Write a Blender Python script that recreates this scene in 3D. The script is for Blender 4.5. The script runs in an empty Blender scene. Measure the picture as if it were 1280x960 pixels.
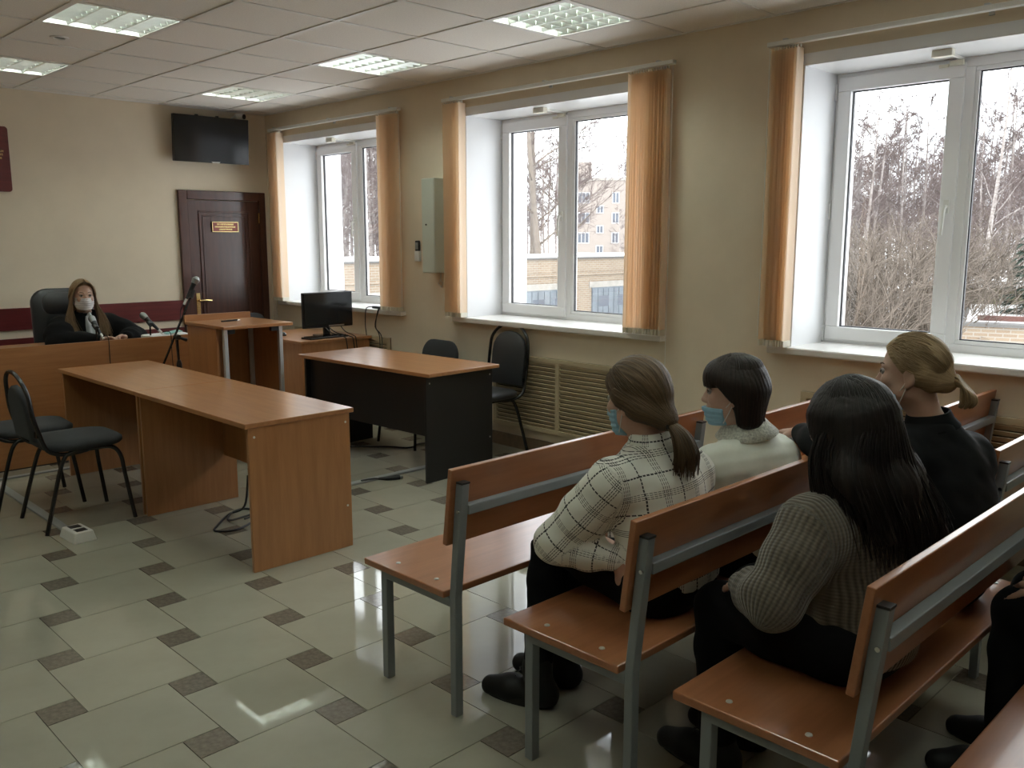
import bpy, bmesh, math, random
import numpy as np
from mathutils import Vector, Matrix, Euler
random.seed(7); RNG = np.random.default_rng(7)
scene = bpy.context.scene
col = scene.collection

# ------------------------------------------------------------------ camera, sky, exposure
CAM_H = 1.565
cd = bpy.data.cameras.new('camera'); cam = bpy.data.objects.new('camera', cd); col.objects.link(cam)
cam.location = (0, 0, CAM_H)
cam.rotation_euler = (math.radians(90 - 9.27), 0, math.radians(-44.7))
cd.sensor_width = 36.0; cd.lens = 1103 / 1280 * 36.0; cd.clip_start = 0.02; cd.clip_end = 600
scene.camera = cam
SKY = 5.3          # radiance of the overcast sky
TUBE = 30.0        # radiance of the fluorescent tubes
w = bpy.data.worlds.new('overcast_sky'); scene.world = w; w.use_nodes = True
nt = w.node_tree; nt.nodes.clear()
o_ = nt.nodes.new('ShaderNodeOutputWorld'); bg = nt.nodes.new('ShaderNodeBackground')
tc = nt.nodes.new('ShaderNodeTexCoord'); nz = nt.nodes.new('ShaderNodeTexNoise'); rp = nt.nodes.new('ShaderNodeValToRGB')
nz.inputs['Scale'].default_value = 2.2; nz.inputs['Detail'].default_value = 4
rp.color_ramp.elements[0].position = .3; rp.color_ramp.elements[0].color = (.80, .84, .93, 1)
rp.color_ramp.elements[1].position = .75; rp.color_ramp.elements[1].color = (1, 1, 1, 1)
nt.links.new(tc.outputs['Generated'], nz.inputs['Vector']); nt.links.new(nz.outputs['Fac'], rp.inputs['Fac'])
nt.links.new(rp.outputs['Color'], bg.inputs['Color']); bg.inputs['Strength'].default_value = SKY
nt.links.new(bg.outputs[0], o_.inputs[0])
vs = scene.view_settings
vs.view_transform = 'Standard'; vs.look = 'None'; vs.gamma = 1.0; vs.use_curve_mapping = False
vs.exposure = 0.30
scene.cycles.use_denoising = True
scene.cycles.max_bounces = 10; scene.cycles.diffuse_bounces = 6; scene.cycles.glossy_bounces = 4
scene.cycles.transparent_max_bounces = 12
scene.cycles.sample_clamp_indirect = 6.0
scene.cycles.caustics_reflective = False; scene.cycles.caustics_refractive = False

# ------------------------------------------------------------------ materials
MATS = {}
def newmat(name):
    m = bpy.data.materials.new(name); m.use_nodes = True
    MATS[name] = m
    return m, m.node_tree, m.node_tree.nodes['Principled BSDF']
def mat(name, c, rough=.6, metal=0, var=0, vscale=6, bump=0, bscale=80, spec=.5, stretch=None, rnd=0, coat=0, sheen=0, c2=None):
    """principled material; var = noise variation towards c2 (or darker), stretch = scale of the coordinates, rnd = brightness by object"""
    m, nt, b = newmat(name)
    N, L = nt.nodes.new, nt.links.new
    b.inputs['Base Color'].default_value = (*c, 1); b.inputs['Roughness'].default_value = rough
    b.inputs['Metallic'].default_value = metal; b.inputs['Specular IOR Level'].default_value = spec
    if coat: b.inputs['Coat Weight'].default_value = coat; b.inputs['Coat Roughness'].default_value = .08
    if sheen: b.inputs['Sheen Weight'].default_value = sheen
    vec = None
    if var or bump:
        t = N('ShaderNodeTexCoord'); vec = t.outputs['Object']
        if stretch:
            mp = N('ShaderNodeMapping'); mp.inputs['Scale'].default_value = stretch
            L(vec, mp.inputs['Vector']); vec = mp.outputs[0]
    out = None
    if var:
        n = N('ShaderNodeTexNoise'); n.inputs['Scale'].default_value = vscale; n.inputs['Detail'].default_value = 5
        n.inputs['Roughness'].default_value = .6
        L(vec, n.inputs['Vector'])
        mx = N('ShaderNodeMix'); mx.data_type = 'RGBA'
        mx.inputs['A'].default_value = (*c, 1)
        cc = c2 or tuple(x * (1 - var) for x in c)
        mx.inputs['B'].default_value = (*cc, 1)
        r = N('ShaderNodeValToRGB'); r.color_ramp.elements[0].position = .35; r.color_ramp.elements[1].position = .68
        L(n.outputs['Fac'], r.inputs['Fac']); L(r.outputs['Color'], mx.inputs['Factor'])
        out = mx.outputs['Result']
    if rnd:
        oi = N('ShaderNodeObjectInfo'); mr = N('ShaderNodeMapRange')
        mr.inputs['To Min'].default_value = 1 - rnd; mr.inputs['To Max'].default_value = 1 + rnd
        L(oi.outputs['Random'], mr.inputs['Value'])
        hs = N('ShaderNodeHueSaturation')
        L(mr.outputs[0], hs.inputs['Value'])
        if out is None: hs.inputs['Color'].default_value = (*c, 1)
        else: L(out, hs.inputs['Color'])
        out = hs.outputs['Color']
    if out is not None: L(out, b.inputs['Base Color'])
    if bump:
        n2 = N('ShaderNodeTexNoise'); n2.inputs['Scale'].default_value = bscale; n2.inputs['Detail'].default_value = 3
        L(vec, n2.inputs['Vector'])
        bp = N('ShaderNodeBump'); bp.inputs['Strength'].default_value = bump; bp.inputs['Distance'].default_value = .004
        L(n2.outputs['Fac'], bp.inputs['Height']); L(bp.outputs[0], b.inputs['Normal'])
    return m
def wood(name, c, c2, axis, rough=.28, coat=.25):
    st = [14, 14, 14]; st[axis] = 1.2
    return mat(name, c, rough, var=1, vscale=2.2, stretch=tuple(st), c2=c2, bump=.04, bscale=9, coat=coat)
W1, W2 = (.43, .205, .085), (.35, .155, .06)
for i, ax in enumerate('xyz'): wood('alder_' + ax, W1, W2, i)
B1, B2 = (.36, .145, .062), (.29, .112, .046)
for i, ax in enumerate('xz'): wood('bench_' + ax, B1, B2, (0, 2)[i], rough=.28)
mat('cream_wall', (.76, .665, .515), .85, var=.06, vscale=3, bump=.12, bscale=220)
mat('white_reveal', (.82, .83, .85), .55, var=.03, vscale=4)
mat('white_gloss', (.80, .81, .82), .18)
mat('white_sill', (.84, .83, .80), .25)
mat('pvc', (.82, .82, .82), .28)
mat('gasket', (.03, .03, .035), .6)
mat('ceil_tile', (.90, .87, .82), .9, var=.10, vscale=120, bump=.25, bscale=160, rnd=.02)
mat('t_bar', (.78, .77, .74), .4)
mat('tile_big', (.385, .37, .295), .045, var=.10, vscale=3.5, rnd=.06, spec=.55, bump=.01, bscale=6)
mat('tile_small', (.205, .18, .145), .10, var=.35, vscale=60, rnd=.10, spec=.5)
mat('grout', (.20, .19, .16), .8)
mat('door_wood', (.085, .032, .022), .3, var=.35, vscale=3, stretch=(12, 12, 1), coat=.2)
mat('red_panel', (.14, .022, .022), .35, var=.3, vscale=3, stretch=(1, 12, 14))
mat('gold', (.80, .58, .25), .3, metal=.9)
mat('plaque_red', (.26, .035, .03), .35)
mat('brass', (.75, .55, .25), .25, metal=1)
mat('chrome', (.75, .76, .76), .18, metal=1)
mat('bolt_metal', (.62, .62, .60), .35, metal=.35)
mat('louvre', (.84, .87, .84), .30, metal=.88)
mat('steel', (.60, .60, .58), .3, metal=1)
mat('grey_paint', (.205, .225, .235), .42, spec=.5)
mat('alu', (.55, .57, .58), .4, metal=.5)
mat('black_plastic', (.012, .012, .013), .4)
mat('black_gloss', (.010, .011, .013), .12)
mat('screen', (.012, .014, .016), .13)
mat('black_laminate', (.012, .012, .013), .35)
mat('black_tube', (.010, .010, .011), .25)
mat('seat_fabric', (.035, .037, .040), .9, var=.3, vscale=200, bump=.3, bscale=500)
mat('leatherette', (.035, .037, .041), .42, bump=.08, bscale=200)
mat('cable', (.01, .01, .01), .5)
mat('duct', (.30, .31, .30), .5)
mat('white_plastic', (.74, .74, .70), .4)
mat('cream_plastic', (.72, .69, .58), .5)
mat('grille_cream', (.52, .43, .28), .6)
mat('grille_dark', (.10, .08, .05), .9)
mat('box_metal', (.58, .62, .54), .4)
mat('baseboard', (.24, .17, .11), .3, var=.3, vscale=20)
mat('paper', (.8, .8, .78), .8)
mat('paper_teal', (.25, .48, .45), .7)
mat('mesh_steel', (.25, .26, .26), .4, metal=.8)
def clear_mat(name, tint, rough=0.0, ior=1.45, base=0.0):
    m, nt, b = newmat(name); nt.nodes.remove(b)
    N, L = nt.nodes.new, nt.links.new
    out = nt.nodes['Material Output']; tr = N('ShaderNodeBsdfTransparent'); tr.inputs[0].default_value = (*tint, 1)
    gl = N('ShaderNodeBsdfGlossy'); gl.inputs['Roughness'].default_value = rough
    lw = N('ShaderNodeLayerWeight'); lw.inputs['Blend'].default_value = .5
    pw = N('ShaderNodeMath'); pw.operation = 'POWER'; pw.inputs[1].default_value = 4.5
    ad = N('ShaderNodeMath'); ad.operation = 'MULTIPLY_ADD'; ad.inputs[1].default_value = .9; ad.inputs[2].default_value = .035 + base
    mx = N('ShaderNodeMixShader')
    L(lw.outputs['Facing'], pw.inputs[0]); L(pw.outputs[0], ad.inputs[0]); L(ad.outputs[0], mx.inputs[0])
    L(tr.outputs[0], mx.inputs[1]); L(gl.outputs[0], mx.inputs[2]); L(mx.outputs[0], out.inputs[0])
    return m
clear_mat('glass', (.97, .985, .975))
clear_mat('clear_plastic', (.90, .91, .92), rough=.15, base=.10)
def emit_mat(name, c, s):
    m, nt, b = newmat(name)
    b.inputs['Base Color'].default_value = (*c, 1)
    b.inputs['Emission Color'].default_value = (*c, 1); b.inputs['Emission Strength'].default_value = s
emit_mat('tube_lit', (.90, 1.0, .90), TUBE)
def blind_mat():
    m, nt, b = newmat('blind_fabric'); nt.nodes.remove(b)
    N, L = nt.nodes.new, nt.links.new
    out = nt.nodes['Material Output']
    d = N('ShaderNodeBsdfDiffuse'); t = N('ShaderNodeBsdfTranslucent'); mx = N('ShaderNodeMixShader')
    d.inputs[0].default_value = (.94, .83, .69, 1); t.inputs[0].default_value = (.96, .76, .54, 1)
    mx.inputs[0].default_value = .40
    L(d.outputs[0], mx.inputs[1]); L(t.outputs[0], mx.inputs[2]); L(mx.outputs[0], out.inputs[0])
blind_mat()

# ------------------------------------------------------------------ mesh helpers
class MB:
    def __init__(s): s.v = []; s.f = []; s.m = None
    def add(s, vs, fs):
        k = len(s.v); s.v += [tuple(p) for p in vs]; s.f += [tuple(i + k for i in f) for f in fs]; return s
    def box(s, x0, y0, z0, x1, y1, z1, M=None):
        vs = [(x, y, z) for z in (z0, z1) for y in (y0, y1) for x in (x0, x1)]
        if M is not None: vs = [M @ Vector(p) for p in vs]
        return s.add(vs, [(0, 2, 3, 1), (4, 5, 7, 6), (0, 1, 5, 4), (2, 6, 7, 3), (0, 4, 6, 2), (1, 3, 7, 5)])
    def cbox(s, c, d, M=None):
        return s.box(c[0]-d[0]/2, c[1]-d[1]/2, c[2]-d[2]/2, c[0]+d[0]/2, c[1]+d[1]/2, c[2]+d[2]/2, M)
    def tube(s, pts, r, n=8, closed=False, flat=1.0):
        P = [Vector(p) for p in pts]; R = r if isinstance(r, (list, tuple, np.ndarray)) else [r] * len(P)
        rings = []; up = None
        for i, p in enumerate(P):
            if closed: t = (P[(i + 1) % len(P)] - P[i - 1])
            else: t = (P[min(i + 1, len(P) - 1)] - P[max(i - 1, 0)])
            if t.length < 1e-9: t = Vector((0, 0, 1))
            t.normalize()
            if up is None:
                up = Vector((0, 0, 1)) if abs(t.z) < .9 else Vector((1, 0, 0))
            a = t.cross(up)
            if a.length < 1e-6: a = t.orthogonal()
            a.normalize(); b = a.cross(t).normalized(); up = b
            rings.append([p + (a * math.cos(2*math.pi*j/n) + b * flat * math.sin(2*math.pi*j/n)) * R[i] for j in range(n)])
        vs = [q for rg in rings for q in rg]; fs = []
        m = len(P)
        for i in range(m if closed else m - 1):
            i2 = (i + 1) % m
            for j in range(n):
                fs.append((i*n + j, i*n + (j+1) % n, i2*n + (j+1) % n, i2*n + j))
        if not closed:
            fs.append(tuple(reversed(range(n)))); fs.append(tuple((m-1)*n + j for j in range(n)))
        return s.add(vs, fs)
    def cyl(s, p0, p1, r0, r1=None, n=16): return s.tube([p0, p1], [r0, r0 if r1 is None else r1], n)
    def lathe(s, prof, n=24, M=None, cap=True):
        vs = [(r*math.cos(2*math.pi*j/n), r*math.sin(2*math.pi*j/n), z) for r, z in prof for j in range(n)]
        if M is not None: vs = [M @ Vector(p) for p in vs]
        fs = [(i*n + j, i*n + (j+1) % n, (i+1)*n + (j+1) % n, (i+1)*n + j) for i in range(len(prof)-1) for j in range(n)]
        if cap: fs += [tuple(reversed(range(n))), tuple((len(prof)-1)*n + j for j in range(n))]
        return s.add(vs, fs)
    def prism(s, poly, h, M=None):
        """polygon in xy extruded from z=0 to z=h"""
        n = len(poly); vs = [(x, y, 0) for x, y in poly] + [(x, y, h) for x, y in poly]
        if M is not None: vs = [M @ Vector(p) for p in vs]
        return s.add(vs, [tuple(reversed(range(n))), tuple(range(n, 2*n))] + [(i, (i+1) % n, n + (i+1) % n, n + i) for i in range(n)])
    def mesh(s, name, m, smooth=False):
        me = bpy.data.meshes.new(name); me.from_pydata(s.v, [], s.f); me.validate()
        if m: me.materials.append(MATS[m] if isinstance(m, str) else m)
        if smooth:
            me.polygons.foreach_set('use_smooth', [True] * len(me.polygons))
            if smooth != 2: me.set_sharp_from_angle(angle=math.radians(42))
        return me
def link(name, me, parent=None, loc=(0, 0, 0), rot=(0, 0, 0)):
    o = bpy.data.objects.new(name, me); col.objects.link(o); o.location = loc; o.rotation_euler = rot
    if parent: o.parent = parent
    return o
def part(name, mb, m, parent=None, smooth=False, bevel=0, loc=(0, 0, 0), rot=(0, 0, 0), seg=2):
    o = link(name, mb.mesh(name, m, smooth), parent, loc, rot)
    if bevel:
        md = o.modifiers.new('bevel', 'BEVEL'); md.width = bevel; md.segments = seg; md.limit_method = 'ANGLE'
    return o
def tag(o, label, cat=None, group=None, kind=None):
    o['label'] = label
    if cat: o['category'] = cat
    if group: o['group'] = group
    if kind: o['kind'] = kind
    return o
def thing(name, label, cat, loc=(0, 0, 0), rz=0, group=None):
    o = bpy.data.objects.new(name, None); col.objects.link(o); o.empty_display_size = .1
    o.location = loc; o.rotation_euler = (0, 0, rz)
    return tag(o, label, cat, group)
def struct(o, label=None):
    o['kind'] = 'structure'
    if label: o['label'] = label
    return o
def dup(o, parent=None):
    c = o.copy(); col.objects.link(c); c.parent = parent
    for ch in o.children: dup(ch, c)
    return c
def bez(p, n=8):
    """smooth Catmull-Rom polyline through points"""
    P = [Vector(q) for q in p]; out = []
    for i in range(len(P) - 1):
        a, b, c, d = P[max(i-1, 0)], P[i], P[i+1], P[min(i+2, len(P)-1)]
        for k in range(n):
            t = k / n
            out.append(.5 * ((2*b) + (c-a)*t + (2*a-5*b+4*c-d)*t*t + (3*b-a-3*c+d)*t**3))
    out.append(P[-1]); return out
def rrect(w, h, r, n=5):
    pts = []
    for cx, cy, a0 in ((w/2-r, h/2-r, 0), (-w/2+r, h/2-r, 90), (-w/2+r, -h/2+r, 180), (w/2-r, -h/2+r, 270)):
        for k in range(n + 1):
            a = math.radians(a0 + 90*k/n); pts.append((cx + r*math.cos(a), cy + r*math.sin(a)))
    return pts
# ------------------------------------------------------------------ the room
XR, YB, ZC = 4.65, 8.2, 2.787      # inner face of window wall, of door wall, ceiling height
XL, YF = -2.6, -2.0
XO = 5.30                           # outer face of the window wall
# floor: pinwheel tiling of 0.40 m and 0.127 m squares
floor = part('floor', MB().box(XL, YF, -.12, XR, YB, -.004), 'grout'); struct(floor, 'polished beige stone tile floor with small brown insets')
TL, TS = .400, .127
g = .0018
big = MB().box(g, g, -.01, TL-g, TL-g, 0).mesh('tile', 'tile_big')
sml = MB().box(g, g, -.01, TS-g, TS-g, 0).mesh('inset_tile', 'tile_small')
F_ = Vector((math.sin(math.radians(44.7)), math.cos(math.radians(44.7))))
cells = []
for i in range(-26, 28):
    for j in range(-26, 28):
        x = 1.067 + i*TL + j*TS; y = 2.430 - i*TS + j*TL
        for k, (ox, oy, s) in enumerate(((0, 0, TS), (TS, 0, TL))):
            cx, cy = x + ox + s/2, y + oy + s/2
            if XL - .1 < cx < XR + .12 and YF - .1 < cy < YB + .1:
                f = cx*F_.x + cy*F_.y; sd = abs(cx*F_.y - cy*F_.x)
                vis = f > 1.2 and sd < f*.66 + .3
                cells.append((not vis, f, k, x + ox, y + oy))
cells.sort(); rest = MB(); rest2 = MB(); cnt = [0, 0]
for nv, f, k, x, y in cells:
    s = (TS, TL)[k]
    if cnt[k] < 290 and not nv:
        cnt[k] += 1
        o = link(('inset_tile', 'tile')[k], (sml, big)[k], floor, (x, y, 0))
    else:
        (rest2, rest)[k].box(x+g, y+g, -.01, x+s-g, y+s-g, 0)
o = part('tile_field', rest, 'tile_big', floor); o['kind'] = 'stuff'
o = part('inset_tile_field', rest2, 'tile_small', floor); o['kind'] = 'stuff'

# ceiling: lay-in tiles on a 0.6 m grid
GX = [2.385 + .6*k for k in range(-9, 4)]; GY = [5.03 + .6*k for k in range(-12, 6)]
xs = [XL] + [x for x in GX if XL < x < XR] + [XR]; ys = [YF] + [y for y in GY if YF < y < YB] + [YB]
ceiling = part('ceiling', MB().box(XL, YF, ZC + .16, XR, YB, ZC + .22), 'ceil_tile'); struct(ceiling, 'suspended ceiling of pale mineral tiles in a white grid')
LAMPS = [(x, y) for x in (-.015, 1.785, 3.585) for y in (6.83, 5.03, 3.23, 1.43, -.37)]
def is_lamp(x, y): return any(abs(x-a) < .05 and abs(y-b) < .05 for a, b in LAMPS)
tm = {}
for i in range(len(xs)-1):
    for j in range(len(ys)-1):
        if is_lamp(xs[i], ys[j]): continue
        w_, h_ = round(xs[i+1]-xs[i], 3), round(ys[j+1]-ys[j], 3)
        if (w_, h_) not in tm: tm[w_, h_] = MB().box(.008, .008, 0, w_-.008, h_-.008, .015).mesh('ceiling_tile', 'ceil_tile')
        link('ceiling_tile', tm[w_, h_], ceiling, (xs[i], ys[j], ZC + .003))
for x in xs[1:-1]: part('grid_bar', MB().box(x-.012, YF, ZC-.003, x+.012, YB, ZC+.0025), 't_bar', ceiling)
for y in ys[1:-1]:
    mb = MB()
    for i in range(len(xs)-1): mb.box(xs[i]+.012, y-.012, ZC-.002, xs[i+1]-.012, y+.012, ZC+.0025)
    part('grid_bar', mb, 't_bar', ceiling)
for nm, a in (('wall_angle', (XR-.022, YF, ZC-.004, XR, YB, ZC+.002)), ('wall_angle', (XL, YB-.022, ZC-.004, XR-.022, YB, ZC+.002))):
    part(nm, MB().box(*a), 't_bar', ceiling)

# walls
def wall(name, mb, m, label): return struct(part(name, mb, m), label)
wall('wall_back', MB().box(XL-.2, YB, -.12, XO, YB+.2, ZC+.22), 'cream_wall', 'cream papered end wall with the dark door')
wall('wall_left', MB().box(XL-.2, YF, -.12, XL, YB, ZC+.22), 'cream_wall', 'cream papered wall opposite the windows')
wall('wall_front', MB().box(XL-.2, YF-.2, -.12, XO, YF, ZC+.22), 'cream_wall', 'cream papered wall behind the benches')
WINS = [(6.13, 7.88), (3.45, 5.20), (.69, 2.44)]   # openings along the window wall
ZS, ZT = .925, 2.505
mb = MB()
mb.box(XR, YF, -.12, XO, YB, ZS-.0); mb.box(XR, YF, ZT, XO, YB, ZC+.22)
prev = YF
for y0, y1 in sorted(WINS):
    mb.box(XR, prev, ZS, XO, y0, ZT); prev = y1
mb.box(XR, prev, ZS, XO, YB, ZT)
wr = wall('wall_right', mb, 'cream_wall', 'cream papered wall with three deep windows')
XF = 5.03                            # room face of the window frames
for n, (y0, y1) in enumerate(WINS):
    e = .004
    part('reveal_lining', MB().box(XR-e, y1-.006, ZS, XF, y1+.001, ZT), 'white_reveal', wr)
    part('reveal_lining', MB().box(XR-e, y0-.001, ZS, XF, y0+.006, ZT), 'white_reveal', wr)
    part('reveal_soffit', MB().box(XR-e, y0, ZT-.008, XF, y1, ZT+.001), 'white_gloss', wr)
    part('reveal_edge', MB().box(XR-.006, y0-.02, ZT, XR-.001, y1+.02, ZT+.055), 'white_reveal', wr)
    part('outer_reveal', MB().box(XF+.075, y1-.006, ZS-.02, XO+.01, y1+.001, ZT), 'white_reveal', wr)
    part('outer_reveal', MB().box(XF+.075, y0-.001, ZS-.02, XO+.01, y0+.006, ZT), 'white_reveal', wr)
    part('outer_reveal', MB().box(XF+.075, y0, ZT-.006, XO+.01, y1, ZT+.001), 'white_reveal', wr)
# windows: opening casement beside a fixed pane
def frame_rect(mb, x0, x1, ya, yb, za, zb, t, tb=None):
    tb = tb or t
    mb.box(x0, ya, za, x1, yb, za+tb); mb.box(x0, ya, zb-t, x1, yb, zb)
    mb.box(x0, ya, za+tb, x1, ya+t, zb-t); mb.box(x0, yb-t, za+tb, x1, yb, zb-t)
wl = ['far pvc window by the door wall', 'middle pvc window above the empty tall chair', 'window beside the benches']
for n, (y0, y1) in enumerate(WINS):
    za, zb = ZS + .035, ZT - .008
    ym = y1 - .715                       # mullion
    root = thing('window_%d' % (n+1), '', None); del root['label']; root['kind'] = 'structure'
    root['label'] = 'white plastic double casement, ' + wl[n]
    root.location = (XF, 0, 0)
    mb = MB(); frame_rect(mb, 0, .07, y0, y1, za, zb, .05)
    mb.box(0, ym-.035, za+.05, .07, ym+.035, zb-.05)
    part('window_frame', mb, 'pvc', root, bevel=.004)
    # casement sash (left as seen from the room)
    a, b = ym + .012, y1 - .022
    mb = MB(); frame_rect(mb, -.018, .05, a, b, za+.022, zb-.022, .078)
    sash = part('casement_sash', mb, 'pvc', root, bevel=.006)
    mb = MB(); frame_rect(mb, .012, .03, a+.078, b-.078, za+.10, zb-.10, .006)
    part('gasket', mb, 'gasket', sash)
    part('pane', MB().box(.018, a+.078, za+.10, .024, b-.078, zb-.10), 'glass', root)
    mb = MB(); frame_rect(mb, .004, .03, y0+.05, ym-.035, za+.05, zb-.05, .022)
    bead = part('glazing_bead', mb, 'pvc', root, bevel=.004)
    mb = MB(); frame_rect(mb, .012, .03, y0+.072, ym-.057, za+.072, zb-.072, .006)
    part('gasket', mb, 'gasket', bead)
    part('pane', MB().box(.018, y0+.072, za+.072, .024, ym-.057, zb-.072), 'glass', root)
    hz = 1.74
    mb = MB().box(-.03, a+.025, hz-.035, -.018, a+.052, hz+.035)
    mb.tube([(-.03, a+.038, hz), (-.05, a+.038, hz-.002), (-.055, a+.040, hz-.02), (-.055, a+.046, hz-.15)], [.010, .010, .010, .008], 8)
    part('window_handle', mb, 'white_plastic', sash, smooth=True)
    for zz in (za+.06, zb-.10, (za+zb)/2):
        part('hinge', MB().cyl((-.012, b+.012, zz-.045), (-.012, b+.012, zz+.045), .008, n=8), 'pvc', root, smooth=True)
    # sill board
    s = part('window_sill', MB().box(XR-.06-XF, y0-.15, ZS, 0.06, y1+.12, ZS+.04), 'white_sill', root, bevel=.008)
    # alarm contacts on the soffit and frame
    c = thing('alarm_sensor', 'cream alarm sensor box on the soffit of ' + ['the window nearest the dark door', 'the middle window', 'the window beside the benches'][n], 'sensor', (XR+.10, ym+.03, ZT-.008), 0, 'window alarm sensors')
    part('case', MB().box(-.022, -.05, -.035, .022, .05, 0), 'cream_plastic', c, bevel=.004)
    part('conduit', MB().box(.022, -.007, -.012, XF-XR-.10, .007, 0), 'white_plastic', c)
    d = thing('frame_contact', ['small cream magnetic contact on top of the far casement', 'small cream magnetic contact on top of the middle casement', 'small cream magnetic contact on top of the casement beside the benches'][n], 'sensor', (XF-.02, ym+.05, zb-.03), 0, 'window alarm sensors')
    part('case', MB().box(-.02, -.035, -.008, .0, .035, .018), 'cream_plastic', d, bevel=.003)
    part('magnet', MB().box(-.012, .04, -.012, .0, .09, .004), 'cream_plastic', d, bevel=.003)

# skirting
struct(part('baseboard_right', MB().box(XR-.012, YF, 0, XR, YB, .10), 'baseboard'), 'brown tiled skirting under the windows')
struct(part('baseboard_back', MB().box(XL, YB-.012, 0, 3.69, YB, .10), 'baseboard'), 'brown tiled skirting along the end wall')

# red boards on the end wall behind the judge
struct(part('trim_1', MB().box(XL+.02, YB-.018, .815, 3.695, YB, 1.0), 'red_panel', bevel=.003), 'upper dark red wooden wall board behind the judge')
struct(part('trim_2', MB().box(XL+.02, YB-.018, .55, 3.695, YB, .745), 'red_panel', bevel=.003), 'lower dark red wooden wall board behind the judge')

# door
dr = thing('door_1', '', None, (3.70, YB, 0)); dr['kind'] = 'structure'; dr['label'] = 'dark brown panelled door with brass lever handle'
W_, H_ = .895, 2.03
mb = MB().box(0, -.035, 0, .085, 0, H_).box(W_-.07, -.035, 0, W_, 0, H_).box(.085, -.035, H_-.085, W_-.07, 0, H_)
part('door_frame', mb, 'door_wood', dr, bevel=.006)
lf = part('door_leaf', MB().box(.09, -.018, .008, W_-.075, -.001, H_-.09), 'door_wood', dr, bevel=.003)
for k, (q, dz) in enumerate(((.10, .10), (.135, .135))):
    mb = MB()
    x0, x1, z0, z1 = .09+q, W_-.075-q, .2+dz, H_-.09-dz
    for a in ((x0, z0, x1, z0+.018), (x0, z1-.018, x1, z1), (x0, z0+.018, x0+.018, z1-.018), (x1-.018, z0+.018, x1, z1-.018)):
        mb.box(a[0], -.028+.004*k, a[1], a[2], -.018, a[3])
    part('panel_moulding', mb, 'door_wood', lf, bevel=.004)
mb = MB().box(.125, -.024, .80, .165, -.018, 1.06)
part('handle_plate', mb, 'brass', lf, bevel=.004)
part('door_handle', MB().tube(bez([(.145, -.02, .99), (.145, -.06, .99), (.16, -.07, .99), (.20, -.07, .992), (.26, -.066, .985)], 4), .010, 8), 'brass', lf, smooth=True)
for zz in (.3, 1.78): part('hinge', MB().cyl((W_-.078, -.032, zz-.05), (W_-.078, -.032, zz+.05), .007, n=8), 'brass', dr, smooth=True)
# ------------------------------------------------------------------ ceiling lamps
def make_lamp():
    r = thing('ceiling_lamp', 'recessed square fluorescent ceiling lamp with mirrored louvre', 'lamp', (0, 0, 0), 0, 'recessed ceiling lamps')
    mb = MB().box(.012, .012, .09, .588, .588, .10)
    for a in ((.012, .012, .024, .588), (.576, .012, .588, .588), (.024, .012, .576, .024), (.024, .576, .576, .588)): mb.box(a[0], a[1], -.002, a[2], a[3], .09)
    part('housing', mb, 't_bar', r)
    for k in range(4):
        x = .024 + .069 + k*.138
        t = part('tube', MB().cyl((x, .03, .052), (x, .57, .052), .012, n=10), 'tube_lit', r, smooth=True)
    # mirrored lengthwise wedges and cross blades
    for k in range(5):
        x = .024 + .138*k; w_ = .030
        q = [(x-(w_ if k else 0), .085), (x-(.004 if k else 0), .004), (x+(.004 if k < 4 else 0), .004), (x+(w_ if k < 4 else 0), .085)]
        mb = MB(); vs = [(a, y, z) for y in (.024, .576) for a, z in q]
        mb.add(vs, [(0, 1, 5, 4), (1, 2, 6, 5), (2, 3, 7, 6), (0, 4, 7, 3)])
        part('reflector', mb, 'louvre', r)
    for k in range(1, 7):
        y = .024 + .552/7*k; mb = MB()
        for c in range(4):
            x0 = .024 + .138*c + .004; x1 = x0 + .130
            mb.add([(x0, y-.001, .004), (x1, y-.001, .004), (x1-.02, y-.012, .040), (x0+.02, y-.012, .040), (x0, y+.001, .004), (x1, y+.001, .004), (x1-.02, y+.012, .040), (x0+.02, y+.012, .040)],
                   [(0, 1, 2, 3), (4, 7, 6, 5), (0, 4, 5, 1)])
        part('cross_blade', mb, 'louvre', r)
    return r
lamp0 = make_lamp()
LL = {(1.785, 5.03): 'lit recessed fluorescent ceiling lamp beside the round ceiling spot', (1.785, 6.83): 'lit recessed fluorescent ceiling lamp above the judge',
      (3.585, 6.83): 'recessed fluorescent ceiling lamp in front of the wall television', (3.585, 5.03): 'recessed fluorescent ceiling lamp above the black-sided table',
      (3.585, 3.23): 'recessed fluorescent ceiling lamp with open mirrored louvre near the middle window blind'}
for i, (x, y) in enumerate(LAMPS):
    o = lamp0 if i == 0 else dup(lamp0)
    o.location = (x, y, ZC)
    o['label'] = LL.get((x, y), 'recessed fluorescent ceiling lamp above the public benches and aisle')
sp = thing('ceiling_spot', 'small round downlight set in a ceiling tile', 'spotlight', (2.02, 5.98, ZC+.003))
part('ring', MB().lathe([(.055, 0), (.052, -.006), (.036, -.008), (.033, -.002)], 24, cap=False), 't_bar', sp, smooth=True)
part('recess', MB().lathe([(.033, -.001), (.030, .0), (.0, .0)], 20, cap=False), 'black_plastic', sp, smooth=True)

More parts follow.
